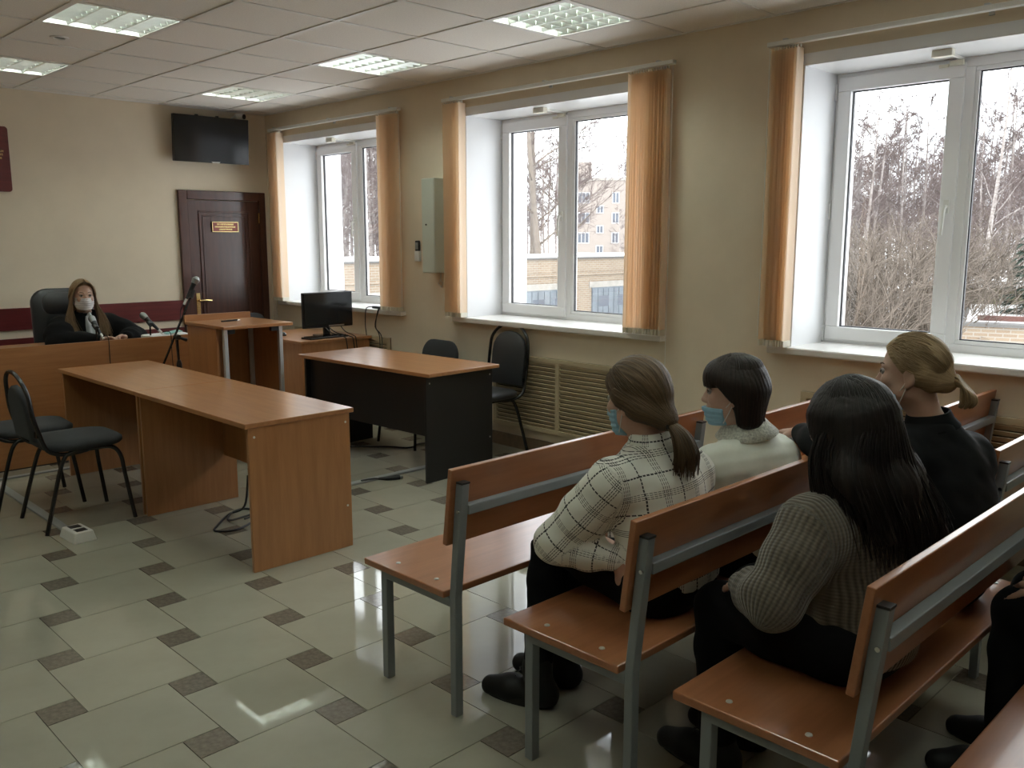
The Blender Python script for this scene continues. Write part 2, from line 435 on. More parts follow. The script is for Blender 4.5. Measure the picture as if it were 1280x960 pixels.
# ------------------------------------------------------------------ television, sign boards, plaque
tv = thing('television', 'black flat television mounted high on the end wall above the door', 'television', (4.02, YB-.10, 2.285))
tv.rotation_euler = (math.radians(4), 0, math.radians(-2))
part('case', MB().box(-.365, -.005, 0, .365, .035, .42), 'black_plastic', tv, bevel=.004)
part('bezel', MB().box(-.365, -.015, 0, .365, -.005, .014).box(-.365, -.015, .41, .365, -.005, .42).box(-.365, -.015, .014, -.355, -.005, .41).box(.355, -.015, .014, .365, -.005, .41), 'black_gloss', tv)
part('screen', MB().box(-.355, -.011, .014, .355, -.005, .41), 'screen', tv)
lg = part('logo_bar', MB().prism([(-.045, 0), (.045, 0), (.03, -.012), (-.03, -.012)], .008, Matrix.Translation((.03, -.016, .012)) @ Matrix.Rotation(math.radians(90), 4, 'X') @ Matrix.Translation((0, 0, -.004))), 'white_plastic', tv)
part('wall_bracket', MB().box(-.15, .035, .10, .15, .095, .32), 'black_plastic', tv)
for x in (-.14, .06): part('clip', MB().box(x-.014, -.005, .42, x+.014, .02, .432), 'black_plastic', tv, bevel=.003)
cm = thing('security_camera', 'small grey and black camera fixed beside the top corner of the television', 'camera', (4.35, YB-.06, 2.745))
part('mount', MB().tube([(-.07, .05, -.03), (-.05, .0, .0), (0, -.01, .0)], .010, 8), 'white_plastic', cm, smooth=True)
part('body', MB().cyl((-.03, .02, 0), (.01, -.055, -.008), .028, n=16), 'white_plastic', cm, smooth=True)
part('lens', MB().cyl((.009, -.054, -.008), (.012, -.062, -.009), .024, n=16), 'black_gloss', cm, smooth=True)
em = thing('notice_board', 'dark red board with gold lettering on the wall behind the judge', 'board', (1.90, YB-.02, 2.215))
part('board', MB().prism(rrect(.80, .52, .025), .018, Matrix.Rotation(math.radians(90), 4, 'X')), 'red_panel', em, bevel=.002)
def letter_row(x0, x1, zz, hh, y0, y1, ws):
    mb = MB(); x = x0; t = hh*.16
    while x < x1 - .004:
        wd = random.choice(ws)
        mb.box(x, y0, zz, x+t, y1, zz+hh); mb.box(x+wd-t, y0, zz, x+wd, y1, zz+hh)
        z2 = zz + random.choice((0, hh*.42, hh-t)); mb.box(x+t, y0, z2, x+wd-t, y1, z2+t)
        x += wd + ws[0]*.5
        if random.random() < .07: x += ws[0]
    return mb
for k, zz in enumerate((.055, .028, .0)):
    part('lettering', letter_row(-.34 + .01*k, .352 - .004*k, zz, .016, -.0200, -.0175, (.010, .012, .014)), 'gold', em)
pq = thing('door_plaque', 'dark red plaque with gold border and lettering on the brown door', 'sign', (4.155, YB-.030, 1.69))
part('plate', MB().box(-.135, -.004, -.048, .135, .004, .048), 'plaque_red', pq)
mb = MB()
for a in ((-.135, -.048, .135, -.043), (-.135, .043, .135, .048), (-.135, -.043, -.130, .043), (.130, -.043, .135, .043)): mb.box(a[0], -.006, a[1], a[2], -.004, a[3])
part('border', mb, 'gold', pq)
for (x0, x1, zz) in ((-.085, .085, .018), (-.108, .108, -.006), (-.065, .07, -.030)):
    mb = letter_row(x0, x1, zz, .014, -.0055, -.004, (.006, .008, .009))
    part('lettering', mb, 'gold', pq)

# ------------------------------------------------------------------ vertical blinds
def blind(yl, yr, spans, label):
    """yl > yr: rail ends along the wall; spans: (y_from, y_to, n, angle)"""
    xb = 4.575
    r = thing('vertical_blind', label, 'blind', (xb, 0, 0), 0, 'vertical blinds at the windows')
    part('head_rail', MB().box(-.020, yr, 2.605, .020, yl, 2.630), 'white_plastic', r, bevel=.004)
    for yy in (yl-.10, (yl+yr)/2, yr+.12):
        part('rail_bracket', MB().box(-.010, yy-.012, 2.632, XR-xb-.001, yy+.012, 2.640).box(XR-xb-.012, yy-.012, 2.60, XR-xb-.001, yy+.012, 2.632), 'alu', r)
    sw = .089; zt, zb = 2.585, 1.0
    for (ya, yb, n, ang0) in spans:
        for k in range(n):
            t = (k+.5)/n; yy = ya + (yb-ya)*t
            a = math.radians(ang0 + random.uniform(-5, 5)); tw = math.radians(random.uniform(-7, 7))
            mb = MB(); vs = []; fs = []; nz = 10; nxs = 4
            bow = random.uniform(.004, .011)
            for iz in range(nz+1):
                z = zt + (zb-zt)*iz/nz; aa = a + tw*iz/nz
                for ix in range(nxs+1):
                    s = (ix/nxs - .5)*sw
                    d = bow*math.cos(math.pi*(ix/nxs-.5))
                    px = s*math.cos(aa) - d*math.sin(aa); py = s*math.sin(aa) + d*math.cos(aa)
                    vs.append((px, yy + py, z))
            for iz in range(nz):
                for ix in range(nxs):
                    q = iz*(nxs+1)+ix; fs.append((q, q+1, q+nxs+2, q+nxs+1))
            mb.add(vs, fs)
            s_ = part('slat', mb, 'blind_fabric', r, smooth=2)
            Mw = Matrix.Translation((0, yy, 0)) @ Matrix.Rotation(a+tw, 4, 'Z')
            part('weight', MB().box(-sw/2+.004, -.004, zb-.03, sw/2-.004, .004, zb+.004, Mw), 'cream_plastic', s_)
            part('hook', MB().box(-.006, -.002, zt, .006, .002, 2.60, Mw), 'white_plastic', s_)
    return r
# far window: bunches on both sides
b1 = blind(8.0, 5.93, [(7.98, 7.80, 9, 8), (6.22, 5.95, 12, 24)], 'peach vertical blind drawn to both sides of the window nearest the dark door')
b2 = blind(5.38, 3.24, [(5.355, 5.15, 10, 8), (3.575, 3.27, 16, 20)], 'peach vertical blind drawn to both sides of the middle window')
b3 = blind(2.62, .40, [(2.585, 2.42, 10, 6), (.62, .42, 10, 14)], 'peach vertical blind drawn aside at the window next to the benches')
for b, yy, zz in ((b1, 7.995, .80), (b2, 5.37, 1.05), (b1, 5.94, 1.0), (b2, 3.25, .62), (b3, 2.61, 1.02)):
    part('cord', MB().tube([(.0, yy, 2.60), (.0, yy-.003, 1.8), (.0, yy, zz)], .0022, 5), 'white_plastic', b)
part('cord_weight', MB().cyl((0, 5.37, 1.0), (0, 5.37, 1.08), .012, .009, 10), 'cream_plastic', b2, smooth=True)

# ------------------------------------------------------------------ radiator grilles
def grille(y0, y1, z0, z1, npan, label):
    r = thing('radiator_grille', label, 'grille', (XR-.001, 0, 0), 0, 'slatted radiator grilles below the windows')
    part('backing', MB().box(-.006, y0, z0, 0, y1, z1), 'grille_dark', r)
    fr = .035; mb = MB(); mb.box(-.026, y0, z0, -.006, y1, z0+fr); mb.box(-.026, y0, z1-fr, -.006, y1, z1)
    pw = (y1-y0-fr)/npan
    for k in range(npan+1): mb.box(-.026, y0+k*pw, z0+fr, -.006, y0+k*pw+fr, z1-fr)
    part('frame', mb, 'grille_cream', r, bevel=.002)
    n = int((z1-z0-2*fr)/.030); dz = (z1-z0-2*fr)/n
    M = Matrix.Rotation(math.radians(-32), 4, 'Y')
    sl = MB().box(-.003, 0, -.013, .003, pw-fr, .013, M).mesh('slat', 'grille_cream')
    for k in range(npan):
        for i in range(n): link('slat', sl, r, (-.015, y0+k*pw+fr, z0+fr+(i+.5)*dz))
    return r
grille(3.55, 4.88, .165, .72, 2, 'cream slatted radiator grille behind the tall black chair')
grille(.85, 2.35, .165, .72, 2, 'cream slatted radiator grille beside the bench ends')
grille(6.2, 7.75, .165, .72, 2, 'cream slatted radiator grille behind the computer desk')

# wall box, remote, duct
bx = thing('wall_cabinet', 'narrow pale metal cabinet mounted on the wall between two windows', 'cabinet', (XR, 5.527, 1.305))
part('body', MB().box(-.115, -.078, 0, -.001, .078, .74), 'box_metal', bx, bevel=.004)
part('door', MB().box(-.120, -.074, .006, -.1155, .074, .734), 'box_metal', bx, bevel=.002)
part('lock', MB().cyl((-.1205, .02, .38), (-.126, .02, .38), .007, n=12), 'black_plastic', bx, smooth=True)
part('conduit', MB().tube([(-.01, -.02, 0), (-.012, -.02, -.06), (-.012, .01, -.09), (-.012, -.03, -.12), (-.012, -.045, -.08), (-.012, -.01, -.06)], .004, 6), 'white_plastic', bx, smooth=True)
rm = thing('remote_control', 'dark remote control in a holder on the wall beside the pale cabinet', 'remote control', (XR, 5.79, 1.39))
part('holder', MB().box(-.030, -.030, 0, -.001, .030, .085), 'white_plastic', rm, bevel=.004)
part('remote', MB().box(-.026, -.024, .03, -.008, .024, .17), 'black_plastic', rm, bevel=.005)
part('keypad', MB().box(-.028, -.016, .10, -.0265, .016, .155), 'duct', rm)

# ------------------------------------------------------------------ tables
def desk_table(name, label, w_, l_, top, legm, topm_axis_y, h=.727, modesty=(.30, .02), apron_x=None, overhang=.012, loc=(0, 0, 0), rz=0, group=None):
    r = thing(name, label, 'table', loc, rz, group)
    part('tabletop', MB().box(0, 0, h-.024, w_, l_, h), topm_axis_y, r, bevel=.003)
    for y in (overhang, l_-overhang-.02):
        p = part('end_panel', MB().box(.02, y, 0, w_-.02, y+.02, h-.024), legm, r, bevel=.002)
        for (xx, zz) in ((w_-.045, h-.07), (w_-.045, .22), (.05, h-.07)):
            yo = y if y < l_/2 else y+.02
            part('screw_cap', MB().cyl((xx, yo-.0015, zz), (xx, yo+.0015, zz), .006, n=10), 'white_plastic' if legm != 'black_laminate' else 'steel', p)
    part('modesty_panel', MB().box(apron_x, overhang+.02, modesty[0], apron_x+.018, l_-overhang-.02, h-.024), legm, r, bevel=.002)
    return r
t1 = desk_table('desk', 'alder laminate desk with the screw-capped end panel towards the benches', .60, 1.268, 'alder', 'alder_z', 'alder_y', modesty=(.28, 0), apron_x=.50, overhang=.012, loc=(1.922, 3.690, 0), rz=0, group='joined alder desks')
t2 = desk_table('desk', 'alder laminate desk with the microphone stand behind it, joined end to end', .60, 1.245, 'alder', 'alder_z', 'alder_y', modesty=(.28, 0), apron_x=.50, overhang=.012, loc=(1.922, 4.960, 0), rz=0, group='joined alder desks')
t3 = desk_table('black_sided_table', 'alder-topped table with black panels', .645, 1.46, 'alder', 'black_laminate', 'alder_y', modesty=(.30, 0), apron_x=.06, overhang=.05, loc=(3.50, 4.285, 0), rz=math.radians(2.2))
r = thing('computer_desk', 'small alder computer desk by the window wall', 'desk', (3.89, 6.43, 0))
part('tabletop', MB().box(0, 0, .703, .72, .98, .727), 'alder_y', r, bevel=.003)
part('end_panel', MB().box(.015, .012, 0, .70, .032, .703), 'alder_z', r, bevel=.002)
part('end_panel', MB().box(.015, .948, 0, .70, .968, .703), 'alder_z', r, bevel=.002)
part('side_panel', MB().box(.02, .032, 0, .04, .948, .703), 'alder_z', r, bevel=.002)
part('apron', MB().box(.66, .032, .35, .68, .948, .703), 'alder_z', r)

# judge's bench
r = thing('judge_desk', 'long alder judge desk with a tall closed front panel', 'desk', (0, 6.59, 0))
for k, (a, b) in enumerate(((-.4, 1.198), (1.20, 3.08))):
    part('front_panel', MB().box(a, 0, .01, b, .022, .845), 'alder_x', r, bevel=.002)
part('worktop', MB().box(-.4, .023, .775, 3.06, .62, .80), 'alder_x', r, bevel=.002)
for x in (-.38, 1.3, 3.055): part('end_panel', MB().box(x, .023, .01, x+.022, .60, .775), 'alder_z', r)
part('plinth', MB().box(-.4, .01, 0, 3.07, .03, .01), 'black_plastic', r)

# lectern
r = thing('lectern', 'alder lectern on grey metal legs with a raised back lip', 'lectern', (2.815, 5.635, 0))
part('top', MB().box(0, 0, .958, .535, .59, .98), 'alder_x', r, bevel=.003)
part('back_lip', MB().box(-.002, .59, .958, .52, .61, 1.025), 'alder_x', r, bevel=.002)
part('side_panel', MB().box(.012, .14, .06, .030, .585, .955), 'alder_z', r, bevel=.002)
part('side_panel', MB().box(.490, .14, .06, .508, .585, .955), 'alder_z', r, bevel=.002)
part('back_panel', MB().box(.031, .55, .06, .489, .57, .955), 'alder_z', r)
for (x, y) in ((.035, .07), (.46, .07), (.035, .50), (.46, .50)):
    part('leg', MB().box(x, y, 0, x+.03, y+.03, .957), 'alu', r, bevel=.004)
part('foot_rail', MB().box(.038, .10, .05, .062, .50, .08).box(.463, .10, .05, .487, .50, .08), 'alu', r)
part('bracket', MB().box(.065, .07, .92, .12, .10, .957).box(.40, .07, .92, .46, .10, .957), 'black_plastic', r)
pn = thing('pen', 'dark ballpoint pen lying on the lectern', 'pen', (3.05, 5.99, .9865), math.radians(6))
part('barrel', MB().cyl((-.075, 0, 0), (.055, 0, 0), .0062, n=10), 'black_gloss', pn, smooth=True)
part('cap', MB().cyl((.055, 0, 0), (.08, 0, 0), .0065, .004, n=10), 'chrome', pn, smooth=True)

# ------------------------------------------------------------------ benches
BL = 1.41
def make_bench():
    r = thing('bench', '', 'bench', (0, 0, 0), 0, 'wooden courtroom benches'); L_ = BL
    # origin: floor, left end, plane of the back posts (y = 0); faces +y
    part('seat', MB().box(0, .022, .412, L_, .462, .436), 'bench_x', r, bevel=.004)
    tilt = math.radians(7)
    M = Matrix.Translation((0, -.002, .597)) @ Matrix.Rotation(tilt, 4, 'X')
    part('backrest', MB().box(-.004, 0, 0, L_+.004, .02, .257, M), 'bench_x', r, bevel=.003)
    for x in (.018, L_-.018-.032):
        p = part('post', MB().add([(x, .012, 0), (x+.032, .012, 0), (x+.032, -.016, 0), (x, -.016, 0), (x, .012, .42), (x+.032, .012, .42), (x+.032, -.016, .42), (x, -.016, .42), (x, -.024, .805), (x+.032, -.024, .805), (x+.032, -.056, .805), (x, -.056, .805)],
             [(0, 1, 2, 3), (0, 4, 5, 1), (1, 5, 6, 2), (2, 6, 7, 3), (3, 7, 4, 0), (4, 8, 9, 5), (5, 9, 10, 6), (6, 10, 11, 7), (7, 11, 8, 4), (8, 11, 10, 9)]), 'grey_paint', r, bevel=.003)
        part('cap', MB().box(x-.001, -.057, .805, x+.033, -.023, .811), 'black_plastic', p)
        part('bolt', MB().cyl((x-.001, -.038, .715), (x-.006, -.038, .715), .006, n=8), 'chrome', p)
        part('leg', MB().box(x, .355, 0, x+.032, .387, .385), 'grey_paint', r, bevel=.003)
        part('seat_bearer', MB().box(x, .012, .380, x+.032, .387, .412), 'grey_paint', r, bevel=.003)
        for yy in (.12, .33): part('bolt', MB().lathe([(.009, 0), (.008, .0025), (.003, .004)], 12, Matrix.Translation((x+.016+(.02 if x < .5 else -.02), yy, .436))), 'bolt_metal', r, smooth=True)
    part('back_rail', MB().box(.05, -.051, .700, L_-.05, -.019, .732), 'grey_paint', r, bevel=.003)
    part('seat_rail', MB().box(.05, .355, .384, L_-.05, .385, .411), 'grey_paint', r)
    return r
b0 = make_bench()
BENCH = [(1.757, 2.072, 'empty front alder bench standing in the aisle before the plaid-shirted listener'),
         (1.757, 1.352, 'alder bench on which the plaid shirt and the white blouse sit'),
         (1.757, .735, 'alder bench on which the brown knit sweater sits'),
         (1.757, .118, 'alder bench behind the brown knit sweater, mostly out of view'),
         (3.195, 1.85, 'alder bench behind the white blouse, standing by the window wall'),
         (3.205, 1.371, 'alder bench with its end post against the radiator grille, behind the black shirt'),
         (3.262, .950, 'alder bench beside the black-shirted listener, below the big window')]
for i, (x, y, lb) in enumerate(BENCH):
    o = b0 if i == 0 else dup(b0)
    o.location = (x, y, 0); o['label'] = lb
    if i == 6: o.scale = (.915, 1, 1)

# ------------------------------------------------------------------ chairs
def pad(mb, w_, h_, t, r_, M, pinch=.6, n=6):
    """rounded cushion slab in local xy, thickness along z"""
    o1 = rrect(w_, h_, r_, n); k = len(o1)
    lv = [(1-.05, 0), (1, t*.25), (1, t*.7), (.94, t*.95), (pinch, t*1.08)]
    vs = [M @ Vector((x*s, y*s, z)) for s, z in lv for x, y in o1]
    fs = [(a*k+i, a*k+(i+1) % k, (a+1)*k+(i+1) % k, (a+1)*k+i) for a in range(len(lv)-1) for i in range(k)]
    fs += [tuple(reversed(range(k))), tuple((len(lv)-1)*k + i for i in range(k))]
    return mb.add(vs, fs)
def loop_chair(name, label, loc, rz, top=.87, padtop=.80, padw=.30, padm='seat_fabric', gap=.045, group=None):
    r = thing(name, label, 'chair', loc, rz, group)      # faces +y
    for s in (-1, 1):
        pts = bez([(s*.215, .235, 0), (s*.20, .20, .26), (s*.192, .185, .37), (s*.19, .14, .425), (s*.19, .04, .432), (s*.19, -.06, .428), (s*.192, -.11, .40), (s*.20, -.15, .30), (s*.215, -.235, 0)], 5)
        part('leg_frame', MB().tube(pts, .0115, 10), 'black_tube', r, smooth=True)
    W_ = padw/2 + gap
    pts = [(-.17, .02, .425), (-.178, -.10, .418), (-W_, -.19, .455), (-W_, -.225, .55), (-W_, -.25, top-.22)]
    for k in range(1, 10):
        a = math.pi*k/10; pts.append((-W_*math.cos(a), -.25-.03*math.sin(a), top-.20+.20*math.sin(a)**.8))
    pts += [(-x, y, z) for x, y, z in reversed(pts[:5])]
    part('back_loop', MB().tube(bez(pts, 4), .0115, 10), 'black_tube', r, smooth=True)
    M = Matrix.Translation((0, .02, .437)); sp = part('seat', pad(MB(), .43, .42, .045, .12, M), padm, r, smooth=2)
    # backrest pad: arched top
    n = 10; ol = [(-padw/2, 0), (padw/2, 0)]; H2 = padtop - .50
    for k in range(n+1):
        a = math.pi*k/n; ol.append((padw/2*math.cos(a), H2 - .16 + .16*math.sin(a)**.85))
    M = Matrix.Translation((0, -.222, .50)) @ Matrix.Rotation(math.radians(97), 4, 'X')
    mb = MB(); k = len(ol); lv = [(.95, -.008), (1, -.002), (1, .014), (.95, .024), (.8, .028)]
    cyy = H2*.5
    vs = [M @ Vector((x*s, (y-cyy)*s+cyy, z)) for s, z in lv for x, y in ol]
    fs = [(a*k+i, a*k+(i+1) % k, (a+1)*k+(i+1) % k, (a+1)*k+i) for a in range(len(lv)-1) for i in range(k)] + [tuple(reversed(range(k))), tuple((len(lv)-1)*k+i for i in range(k))]
    part('backrest', mb.add(vs, fs), padm, r, smooth=2)
    for s in (-1, 1): part('bracket', MB().box(s*padw/2-.01*s, -.238, .53, s*W_, -.226, .56), 'black_tube', r)
    return r
R90 = math.radians(90)
loop_chair('visitor_chair', 'black visitor chair with an oval loop back beside the floor socket', (1.655, 5.19, 0), -R90, group='black visitor chairs')
loop_chair('visitor_chair', 'black visitor chair pulled up behind another, towards the judge desk', (1.57, 5.72, 0), -R90 - .06, group='black visitor chairs')
loop_chair('visitor_chair', 'tall black leatherette chair against the slatted radiator grille', (4.33, 4.66, 0), R90 + .02, top=.95, padtop=.90, padw=.34, padm='leatherette', gap=.028)
def office_chair(name, label, loc, rz, z1=.785, back_w=.42, back_h=.32):
    r = thing(name, label, 'chair', loc, rz)
    for s in (-1, 1):
        part('leg', MB().tube([(s*.23, .22, 0), (s*.20, .18, .40), (s*.20, .10, .42), (s*.20, -.12, .42)], .011, 8), 'black_tube', r, smooth=True)
        part('leg', MB().tube([(s*.23, -.23, 0), (s*.20, -.12, .42), (s*.19, -.2, .50), (s*.185, -.24, z1-.1)], .011, 8), 'black_tube', r, smooth=True)
    part('seat', pad(MB(), .46, .44, .05, .10, Matrix.Translation((0, .0, .43))), 'seat_fabric', r, smooth=2)
    M = Matrix.Translation((0, -.225, z1-back_h/2)) @ Matrix.Rotation(math.radians(98), 4, 'X') @ Matrix.Translation((0, 0, -.02))
    part('backrest', pad(MB(), back_w, back_h, .045, .12, M, .8), 'seat_fabric', r, smooth=2)
    return r
office_chair('stacking_chair', 'low black fabric chair tucked behind the black-sided table', (4.25, 5.34, 0), R90)
office_chair('stacking_chair', 'black fabric chair behind the computer desk', (4.22, 7.72, 0), math.pi, z1=.86)
# judge's armchair
r = thing('armchair', 'high-backed dark leatherette armchair behind the judge', 'chair', (2.43, 7.42, 0), math.pi - .1)
part('seat', pad(MB(), .52, .50, .10, .10, Matrix.Translation((0, .0, .345))), 'leatherette', r, smooth=2)
M = Matrix.Translation((0, -.25, .83)) @ Matrix.Rotation(math.radians(96), 4, 'X') @ Matrix.Translation((0, 0, -.04))
part('backrest', pad(MB(), .46, .70, .09, .12, M, .75), 'leatherette', r, smooth=2)
M = Matrix.Translation((0, -.17, 1.06)) @ Matrix.Rotation(math.radians(96), 4, 'X') @ Matrix.Translation((0, 0, -.09))
part('head_cushion', pad(MB(), .36, .17, .05, .07, M, .75), 'leatherette', r, smooth=2)
for s in (-1, 1): part('armrest', MB().tube(bez([(s*.30, -.2, .5), (s*.30, -.22, .68), (s*.30, -.05, .70), (s*.30, .16, .69), (s*.30, .2, .5)], 5), .028, 10), 'black_plastic', r, smooth=True)
part('gas_column', MB().cyl((0, 0, .10), (0, 0, .35), .03), 'black_plastic', r, smooth=True)
for k in range(5):
    a = 2*math.pi*k/5
    s_ = part('base_spoke', MB().tube([(0, 0, .12), (.28*math.cos(a), .28*math.sin(a), .08)], [.03, .018], 8), 'black_plastic', r, smooth=True)
    part('castor', MB().cyl((.28*math.cos(a)-.012, .28*math.sin(a), .028), (.28*math.cos(a)+.012, .28*math.sin(a), .028), .028, n=12), 'black_plastic', s_, smooth=True)

# ------------------------------------------------------------------ computer, microphones, floor things
r = thing('computer_monitor', 'black computer monitor on the small desk by the window', 'monitor', (4.335, 6.69, .727))
part('case', MB().box(-.255, 0, .075, .255, .03, .385), 'black_plastic', r, bevel=.006)
part('screen', MB().box(-.243, -.003, .10, .243, .0, .375), 'screen', r)
part('stand_neck', MB().box(-.03, .03, .01, .03, .05, .22), 'black_plastic', r)
part('stand_foot', MB().prism(rrect(.24, .17, .05), .012, Matrix.Translation((0, .03, 0))), 'black_gloss', r, bevel=.003)
part('port_strip', MB().box(.0, -.004, .082, .16, -.0005, .094), 'steel', r)
r = thing('keyboard', 'black computer keyboard below the monitor', 'keyboard', (4.21, 6.56, .727), math.radians(4))
part('case', MB().box(-.20, -.07, 0, .20, .07, .016), 'black_plastic', r, bevel=.005)
kb = MB().box(-.006, -.006, 0, .006, .006, .006).mesh('key', 'black_gloss')
for i in range(20):
    for j in range(5): link('key', kb, r, (-.18+i*.019, -.045+j*.022, .016))
r = thing('computer_mouse', 'dark computer mouse on the desk corner', 'mouse', (4.03, 6.98, .727), .3)
part('shell', MB().lathe([(.032, 0), (.034, .012), (.026, .028), (.010, .034)], 16, Matrix.Diagonal((.9, 1.6, 1, 1))), 'black_gloss', r, smooth=True)
part('wheel', MB().cyl((-.004, .03, .030), (.004, .03, .030), .006, n=10), 'steel', r, smooth=True)
for k, (x, off) in enumerate(((4.30, .02), (4.335, .05), (4.46, -.03))):
    tag(part('monitor_cable', MB().tube(bez([(x, 6.685, .80), (x+off*.3, 6.60, .76), (x+off, 6.44, .737), (x+off*1.2, 6.405, .70), (x+off*1.3+.02, 6.405, .45), (x+off*1.5, 6.40, .02)], 5), .0045, 6), 'cable', smooth=True), 'black cable hanging from the monitor over the desk edge', 'cable', 'monitor cables')
def mic_mesh(r, base, tip, foam_r=.026):
    b, t = Vector(base), Vector(tip); d = (t-b).normalized()
    part('body', MB().tube([b, b + d*.03, t - d*.05, t - d*.035], [.010, .012, .018, .021], 14), 'black_plastic', r, smooth=True)
    M = Matrix.Translation(t) @ d.to_track_quat('Z', 'Y').to_matrix().to_4x4()
    part('grille_head', MB().lathe([(.0, .026), (.012, .023), (.022, .012), (foam_r, 0), (.025, -.015), (.021, -.035)], 16, M), 'mesh_steel', r, smooth=True)
    part('plug', MB().cyl(b - d*.045, b, .009, .010, 12), 'steel', r, smooth=True)
for (x, cabx, lb) in ((2.372, 2.376, 'desk microphone in front of the judge with its cable over the desk front'), (2.77, 2.88, 'desk microphone beside the papers at the end of the judge desk')):
    r = thing('desk_microphone', lb, 'microphone', (x, 6.74, .80), 0, 'desk microphones')
    part('base', MB().lathe([(.055, 0), (.055, .008), (.02, .014), (.008, .018)], 20), 'black_plastic', r, smooth=True)
    part('stem', MB().cyl((0, 0, .015), (0, 0, .13), .006, n=10), 'black_tube', r, smooth=True)
    part('clip', MB().cyl((-.004, -.03, .125), (-.004, .02, .15), .018, n=12), 'black_plastic', r, smooth=True)
    sx = 1 if x > 2.5 else .3
    mic_mesh(r, (.045*sx, -.05, .085), (-.03*sx, .045, .195))
    part('cable', MB().tube(bez([(.055*sx, -.07, .065), (.08*sx, -.11, .075), (.09*sx, -.158, .056), (.09*sx, -.158, -.1), (.09*sx+.01, -.157, -.45), (.09*sx, -.158, -.79)], 5), .003, 6), 'cable', r, smooth=True)
r = thing('microphone_stand', 'black boom microphone stand between the desk and the judge desk', 'microphone stand', (2.80, 6.33, 0))
part('pole', MB().cyl((0, 0, .06), (0, 0, .62), .012), 'black_tube', r, smooth=True)
part('upper_pole', MB().cyl((0, 0, .62), (-.004, 0, .86), .008), 'black_tube', r, smooth=True)
part('pole_grip', MB().lathe([(.012, .56), (.020, .58), (.020, .66), (.011, .69)], 16), 'black_plastic', r, smooth=True)
part('clutch', MB().lathe([(.018, -.03), (.022, 0), (.018, .03)], 14, Matrix.Translation((-.004, 0, .86)) @ Matrix.Rotation(math.radians(90), 4, 'X')), 'black_plastic', r, smooth=True)
part('clutch_knob', MB().tube([(.01, -.02, .855), (.055, -.03, .835)], [.010, .014], 10), 'black_plastic', r, smooth=True)
bo = part('boom', MB().cyl((-.12, .0, .665), (.125, 0, 1.165), .0075), 'black_tube', r, smooth=True)
for k in range(3):
    a = 2*math.pi*k/3 + .5
    l_ = part('leg', MB().cyl((0, 0, .16), (.22*math.cos(a), .10*math.sin(a), .008), .007), 'black_tube', r, smooth=True)
    part('rubber_foot', MB().cyl((.21*math.cos(a), .095*math.sin(a), .014), (.235*math.cos(a), .108*math.sin(a), .008), .010), 'black_plastic', l_, smooth=True)
m = thing('stage_microphone', 'handheld microphone clipped to the tip of the boom stand', 'microphone', (2.80, 6.33, 0))
mic_mesh(m, (.085, 0, 1.135), (.165, 0, 1.275), .029)
part('clip', MB().cyl((.112, -.002, 1.145), (.135, -.002, 1.20), .022, n=12), 'black_plastic', m, smooth=True)
part('cable', MB().tube(bez([(.06, 0, 1.095), (.035, .0, 1.05), (.02, -.012, .98), (-.02, -.014, .88), (-.015, -.014, .7), (.0, -.018, .4), (.05, -.05, .02)], 5), .003, 6), 'cable', m, smooth=True)
# papers on the judge desk
r = thing('paper_stack', 'loose papers and a teal folder at the end of the judge desk', 'papers', (2.90, 6.74, .80))
part('sheet', MB().box(-.17, -.08, 0, .04, .13, .043, Matrix.Rotation(.15, 4, 'Z')), 'paper', r)
part('sheet', MB().box(.045, -.11, 0, .145, .10, .046, Matrix.Rotation(-.1, 4, 'Z')), 'paper', r)
part('folder', MB().add([(-.02, -.05, .047), (.10, -.06, .062), (.11, .06, .066), (-.01, .07, .047), (-.02, -.05, .049), (.10, -.06, .065), (.11, .06, .069), (-.01, .07, .049)], [(0, 3, 2, 1), (4, 5, 6, 7), (0, 1, 5, 4), (1, 2, 6, 5), (2, 3, 7, 6), (3, 0, 4, 7)]), 'paper_teal', r)
# floor socket, ducts, cables
r = thing('floor_socket', 'white power socket box on the floor beside the visitor chairs', 'socket', (1.525, 4.82, 0), .05)
part('box', MB().add([(-.06, -.10, 0), (.06, -.10, 0), (.06, .10, 0), (-.06, .10, 0), (-.048, -.085, .055), (.048, -.085, .055), (.048, .085, .055), (-.048, .085, .055)], [(0, 3, 2, 1), (4, 5, 6, 7), (0, 1, 5, 4), (1, 2, 6, 5), (2, 3, 7, 6), (3, 0, 4, 7)]), 'white_plastic', r, bevel=.006)
for yy in (-.04, .04): part('outlet', MB().box(-.028, yy-.026, .0545, .028, yy+.026, .0565), 'black_plastic', r)
def duct(a, label): tag(part('cable_duct', MB().box(*a), 'duct', bevel=.004), label, 'cable duct')
duct((1.50, 4.93, 0, 1.55, 6.36, .012), 'grey cable duct on the floor leading to the white socket box')
duct((.2, 6.37, 0, 2.7, 6.41, .012), 'grey cable duct on the floor in front of the judge desk')
duct((2.56, 4.64, 0, 4.3, 4.69, .014), 'grey cable duct on the floor under the black-sided table')
tag(part('power_cable', MB().tube(bez([(2.40, 4.60, .22), (2.36, 4.58, .05), (2.28, 4.62, .008), (2.14, 4.48, .007), (2.09, 4.40, .007), (2.18, 4.34, .007), (2.33, 4.42, .007), (2.42, 4.55, .007), (2.40, 4.66, .007), (2.30, 4.62, .013), (2.22, 4.50, .013), (2.38, 4.52, .012)], 6), .006, 6), 'cable', smooth=True), 'black cable coiled on the floor under the alder desk', 'cable')
r = thing('extension_socket', 'white socket block hanging under the alder desk', 'socket', (2.405, 4.50, 0))
part('block', MB().box(-.03, -.02, .12, .0, .03, .27), 'white_plastic', r, bevel=.004)
